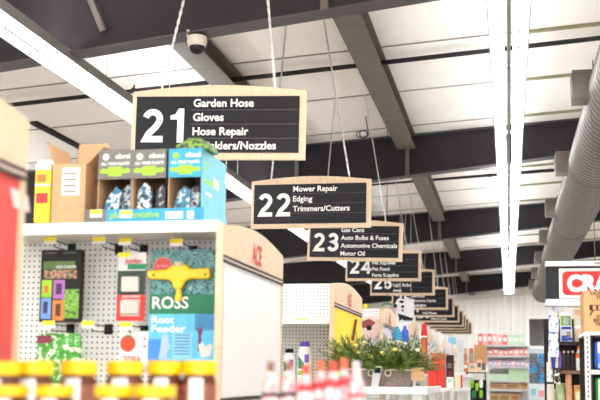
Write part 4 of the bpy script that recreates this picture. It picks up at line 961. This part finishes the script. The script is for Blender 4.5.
obj('red_plate', MB().prism([(rx+c_,YC-.012,rz0),(re-c_,YC-.012,rz0),(re,YC-.012,rz0+c_),(re,YC-.012,rz1-c_),(re-c_,YC-.012,rz1),(rx+c_,YC-.012,rz1),(rx,YC-.012,rz1-c_),(rx,YC-.012,rz0+c_)], (0,.004,0)), S('craft_red', 226, 36, 32), t)
lz = pr(570, 291).z; lc = pr(570, 276).z-lz
obj('lettering', text_mb('CRAFTSMAN', (pr(567, 291).x, YC-.0135, lz), XU, ZU, lc, width=1.02, bold=.06), WHITE, t)
obj('ledge_text', text_mb('HAND TOOLS', (pr(594, 265).x, YC-.0615, zB_+.012), XU, ZU, .022, bold=.02), BLACK, t)
for xx, ze in ((a.x+.42, DZ-.16), (XS1-.4, zt(XS1-.4)-.005)): obj('hanger_rod', MB().cyl((xx, YC+.015, zA), (xx, YC+.015, ze), .004, n=5), GALV, t)
# second bay under the sign: dark shelves with goods
XB0 = pr(547, 350).x; 
shz = [pr(560, p).z for p in (341, 370.5)]
t = thing('dark_shelving', 'dark shelving bay with bags and bottles under the brand sign', 'shelf', (XB0+.6, YC, 0))
DSH = S('shelf_dark', 48, 40, 40, rough=.5)
obj('back_panel', B(XB0, XB0+1.4, YC+.75, YC+.77, .0, EYE+.55), DSH, t)
obj('upright', B(XB0+.1, XB0+.13, YC+.69, YC+.745, 0, EYE+.5), DSH, t)
for z, m_ in ((shz[0], DSH), (shz[1], S('shelf_brown', 130, 92, 70)), (shz[1]-.45, DSH)):
    sh = obj('shelf_board', B(XB0+.12, XB0+1.4, YC+.22, YC+.745, z-.025, z), m_, t)
    obj('shelf_edge', B(XB0+.12, XB0+1.4, YC+.2, YC+.22, z-.028, z+.002), m_, sh)
# endcap strip of vertical bags at the bay's left edge
WB = blotch('bag_white_blue', [(70,140,210), (226,232,240), (236,238,240), (210,220,232), (60,110,200), (236,220,170)], 16)
for i, (py0, py1) in enumerate(((309, 332), (332, 357))):
    bag('clip_strip_bag', 'white and blue bag on the clip strip at the bay corner, %s' % ['upper', 'lower'][i], 'bag', (548.5, py0, 559, py1), YC+.02, .05, WB, [(.62,.15,.9,.4,CREAM)], group='bags on the clip strip')
strip_x = pr(553.5, 310).x
tag(obj('clip_strip', B(strip_x-.01, strip_x+.01, YC+.075, YC+.082, pr(553, 357).z, zD), LGREY), 'thin grey clip strip holding the white and blue bags', 'strip')
z = shz[0]
def shelf_bag(nm, lb, px0, px1, pyt, zz, Y, m_, prints, dep=.14):
    a = onY(px0, pyt, Y); b = onY(px1, pyt, Y); tp = a.z
    # pixel row for the shelf top at this distance
    lo, hi = pyt, 420
    for _ in range(30):
        mid = (lo+hi)/2
        if onY(px0, mid, Y).z > zz: lo = mid
        else: hi = mid
    return bag(nm, lb, 'bag', (px0, pyt, px1, lo-.02), Y, dep, m_, prints)
shelf_bag('pet_food_bag', 'white bag with green label, at the left end of the upper right shelf', 560, 572.5, 311, z, YC+.42, WHITE, [(.05,.15,.9,.5,S('bag_green',140,190,80)),(.3,.2,.75,.42,S('bag_lilac',206,196,214))])
shelf_bag('pet_food_bag', 'white and blue bag with brown dog picture on the upper right shelf', 560.5, 573, 325, z, YC+.24, S('bag_bluewhite', 214, 220, 236), [(.1,.1,.9,.25,S('bag_navy',40,60,170)),(.1,.62,.6,.95,BLUE),(.45,.4,.8,.8,S('dog_brown',150,120,90)),(.6,.75,.95,.9,BLUE)])
shelf_bag('pet_food_bag', 'tall cream bag beside the cardboard dog box', 574, 584, 306, z, YC+.42, CREAM, [(.1,.1,.9,.25,S('bag_peach',236,190,150)),(.2,.4,.8,.6,WHITE)])
shelf_bag('pet_food_bag', 'short cream bag in front on the upper right shelf', 575, 586, 325, z, YC+.24, S('bag_cream2', 236, 220, 200), [(.15,.25,.85,.5,S('bag_peach2',230,200,180))])
z = shz[1]
for i, px in enumerate((564, 568.3, 572.6)):
    p = onY(px, 351, YC+.35); bottle('dark_bottle', 'dark grey bottle with pale cap on the lower right shelf, %s from left' % ['first','second','third'][i], (p.x, YC+.35, z+.0015), p.z-z, .02, S('bottle_charcoal', 66, 62, 66), CREAM, group='dark bottles on the right shelf')
for i, px in enumerate((549.5, 553, 556.5, 559.5)):
    p = onY(px, 349.5+i % 2, YC+.1); zl = onY(px, 368, YC+.1).z
    m_ = [WHITE, S('bottle_blue', 60, 80, 170), WHITE, PURPLE][i]
    tag(obj('hanging_tube', MB().lathe([(.008, 0), (.014, .01), (.014, (p.z-zl)*.8), (.005, p.z-zl)], (p.x, YC+.1, zl), n=10), m_, smooth=True), '%s tube hanging at the corner of the dark bay' % ['first white', 'blue', 'second white', 'purple'][i], 'tube', 'tubes at the bay corner')
p = onY(579.5, 346, YC+.3); bottle('orange_jar', 'white and orange jug on the lower right shelf', (p.x, YC+.3, z+.0015), p.z-z, .035, WHITE, ORANGE, bands=[(.5,.7,ORANGE)], capr=.7)
z = shz[1]-.45
shelf_bag('green_bag', 'pale green bag on the lowest visible right shelf', 556, 567, 383, z, YC+.3, S('bag_sage', 176, 196, 140), [(.1,.3,.9,.6,S('bag_sage2',200,210,160))])
p = onY(568.5, 374, YC+.3); tag(obj('peach_tube', MB().lathe([(.025, 0), (.027, .02), (.027, p.z-z-.03), (.024, p.z-z)], (p.x, YC+.3, z+.0015), n=14), S('tube_peach', 226, 170, 130), smooth=True), 'tall peach tube on the lowest visible right shelf', 'tube')
shelf_bag('plush_bag', 'golden bag beside the white slotted upright', 574, 583, 385, z, YC+.27, S('bag_gold', 226, 180, 110), [(.2,.2,.8,.5,CREAM)])
shelf_bag('small_bag', 'white bag with yellow print at the foot of the bay corner', 547, 555, 384, z, YC+.24, S('bag_pearl', 230, 224, 214), [(.1,.5,.9,.8,YTAG)])
LOWB = [blotch('low_bag_a', [(40,40,46), (226,222,216), (236,232,226), (90,100,130), (226,210,150)], 18), blotch('low_bag_b', [(236,232,226), (226,222,214), (40,36,36), (150,170,110), (226,190,150)], 18)]
for i, (px0, px1, py0, py1) in enumerate(((546.5, 553, 362, 382), (553.5, 560.5, 364, 384))):
    bag('corner_bag', 'speckled pale bag hanging below the tubes at the bay corner, %s one' % ['left', 'right'][i], 'bag', (px0, py0, px1, py1), YC+.12, .06, LOWB[i], group='pale bags at the bay corner')
for i, (px0, px1, pyt, c_) in enumerate(((567.8, 573, 386, (200,120,70)), (550, 556, 389, (210,214,200)))):
    a = onY(px0, pyt, YC+.5); b = onY(px1, pyt, YC+.5)
    t = thing('low_carton', ['rust coloured carton', 'pale carton'][i] + ' at the back of the lowest right shelf', 'box', ((a.x+b.x)/2, YC+.5, z+.001))
    obj('body', B(a.x, b.x, YC+.5, YC+.62, z+.001, a.z), S('low_carton_%d' % i, *c_), t, bevel=.004); obj('face_print', B(a.x+.012, b.x-.012, YC+.497, YC+.5, z+(a.z-z)*.45, z+(a.z-z)*.8), CREAM, t)
# nearer right rack with slotted white upright
YR1 = 6.0
a = onY(584.5, 335, YR1); xr = a.x; zt1 = a.z
t = thing('white_rack', 'white slotted steel rack at the right edge holding bags', 'shelf', (xr+.6, YR1, 0))
obj('upright', B(xr, xr+.03, YR1, YR1+.03, 0, zt1), LGREY, t)
m = MB(); zz_ = .2
while zz_ < zt1-.02: m.box(xr+.011, xr+.019, YR1-.001, YR1+.001, zz_, zz_+.014); zz_ += .028
obj('slots', m, BLACK, t)
zs = onY(590, 372, YR1).z
obj('top_board', B(xr, xr+1.3, YR1, YR1+.45, zt1, zt1+.018), WHITE, t)
obj('mid_board', B(xr+.03, xr+1.3, YR1, YR1+.45, zs-.012, zs+.012), LGREY, t); obj('low_board', B(xr+.03, xr+1.3, YR1, YR1+.45, zs-.37, zs-.35), LGREY, t)
obj('rear_panel', B(xr, xr+1.3, YR1+.45, YR1+.47, 0, zt1), DSH, t); obj('side_panel', B(xr+.031, xr+.045, YR1+.04, YR1+.44, 0, zt1-.001), DSH, t)
obj('upright', B(xr+1.27, xr+1.3, YR1, YR1+.03, 0, zt1-.001), LGREY, t)
def landscape_bag(pyt, zz, lb, ms):
    p = onY(590, pyt, YR1+.04); H = p.z-zz; x0 = xr+.055
    t = thing('soil_bag', lb, 'bag', (x0+.2, YR1+.05, zz), 'landscape bags on the white rack')
    obj('body', B(x0, x0+.4, YR1+.05, YR1+.2, zz+.001, zz+H), ms[0], t, bevel=.02)
    obj('sky_print', B(x0+.02, x0+.38, YR1+.047, YR1+.05, zz+H*.55, zz+H*.96), ms[1], t)
    obj('hill_print', MB().prism([(x0+.02, YR1+.045, zz+.015), (x0+.38, YR1+.045, zz+.015), (x0+.38, YR1+.045, zz+H*.7), (x0+.25, YR1+.045, zz+H*.45), (x0+.14, YR1+.045, zz+H*.72), (x0+.06, YR1+.045, zz+H*.5), (x0+.02, YR1+.045, zz+H*.6)], (0,.004,0)), ms[2], t)
    obj('hill_print', MB().prism([(x0+.02, YR1+.043, zz+.012), (x0+.38, YR1+.043, zz+.012), (x0+.38, YR1+.043, zz+H*.3), (x0+.2, YR1+.043, zz+H*.4), (x0+.02, YR1+.043, zz+H*.22)], (0,.002,0)), ms[3], t)
landscape_bag(341, zs+.012, 'bag with cream sky and blue mountains on the white rack', (BLUE, CREAM, S('hill_blue', 70, 120, 200), S('hill_pale', 150, 190, 230)))
landscape_bag(377, zs-.35, 'bag with cream sky and green hills on the white rack', (S('bag_deepgreen', 30, 130, 60), CREAM, S('hill_green', 30, 160, 80), S('hill_bright', 60, 190, 90)))
# dog box on top of the rack
p0 = onY(584.5, 291, YR1+.03); zb0 = zt1+.019; x0 = xr+.002; H = p0.z-zb0
t = thing('dog_food_box', 'large brown cardboard DOG box on top of the white rack', 'box', (x0+.2, YR1+.03, zb0))
obj('carton', B(x0, x0+.42, YR1+.03, YR1+.33, zb0, zb0+H), S('carton_orange_brown', 206, 152, 100, var=.05), t, bevel=.003)
DK = S('ink_brown', 60, 36, 24); f = YR1+.0285
for s_, u, v_, cap in (('DOG FOOD', .038, .095, .021), ('TREATS', .068, .20, .02), ('DOG', .07, .66, .018), ('BISCUIT', .052, .755, .019), ('TREATS', .06, .85, .018)):
    obj('lettering', text_mb(s_, (x0+u, f, zb0+H*(1-v_)), XU, ZU, cap, bold=.03), DK, t)
obj('emblem', B(x0+.03, x0+.2, f, f+.001, zb0+H*.52, zb0+H*.66), DK, t)
for i in range(5): obj('emblem_bar', B(x0+.05+.03*i, x0+.068+.03*i, f-.001, f, zb0+H*.54, zb0+H*.64), S('carton_orange_brown', 206, 152, 100), t)
m = MB(); n = 10
for i in range(n):
    a0, a1 = math.pi*(1-i/n), math.pi*(1-(i+1)/n); c = (x0+.115, zb0+H*.40)
    m.add([(c[0]+r*math.cos(a), f, c[1]+r*.6*math.sin(a)) for r, a in ((.085, a0), (.085, a1), (.075, a1), (.075, a0))], [(0,1,2,3)])
obj('emblem_arc', m, DK, t)
# hanging packs farther down, right of the back shelving
Y = 15.0
x0, x1, z0, z1 = px_rect((527, 352, 547, 400), Y)
t = thing('pegboard_stand', 'tall grid stand of hanging blue and dark packs beyond the dark bay', 'stand', ((x0+x1)/2, Y, 0))
obj('stand_panel', B(x0, x1+.1, Y+.1, Y+.12, .03, z1+.05), S('stand_grey', 206, 210, 214), t); obj('foot', B(x0, x1+.1, Y-.1, Y+.3, 0, .03), LGREY, t)
HP = [blotch('hang_a', [(30,34,44), (60,66,80), (110,116,130), (40,46,60), (80,90,70)], 20), blotch('hang_b', [(20,70,140), (30,110,190), (60,150,200), (20,60,100), (30,120,110)], 20)]
for j in range(3):
    for i in range(2):
        pack('hanging_pack', '%s hanging pack on the grid stand, %s row' % (['left', 'right'][i], ['top','middle','bottom'][j]), 'package', (529.5+8.8*i, 353.5+10*j, 537.5+8.8*i, 362.8+10*j), Y-.0, .06, HP[(i+j) % 2] if j == 1 else HP[i], [(.1,.1,.9,.26,[GREYC,CYAN][i])], group='packs on the grid stand')
pack('clear_tote', 'translucent pale tote standing under the hanging packs', 'tote', (529, 384, 546, 400), Y-.25, .2, S('tote_pale', 214, 222, 226, rough=.3), [(.1,.3,.4,.7,LCYAN),(.55,.4,.9,.8,PINK)])
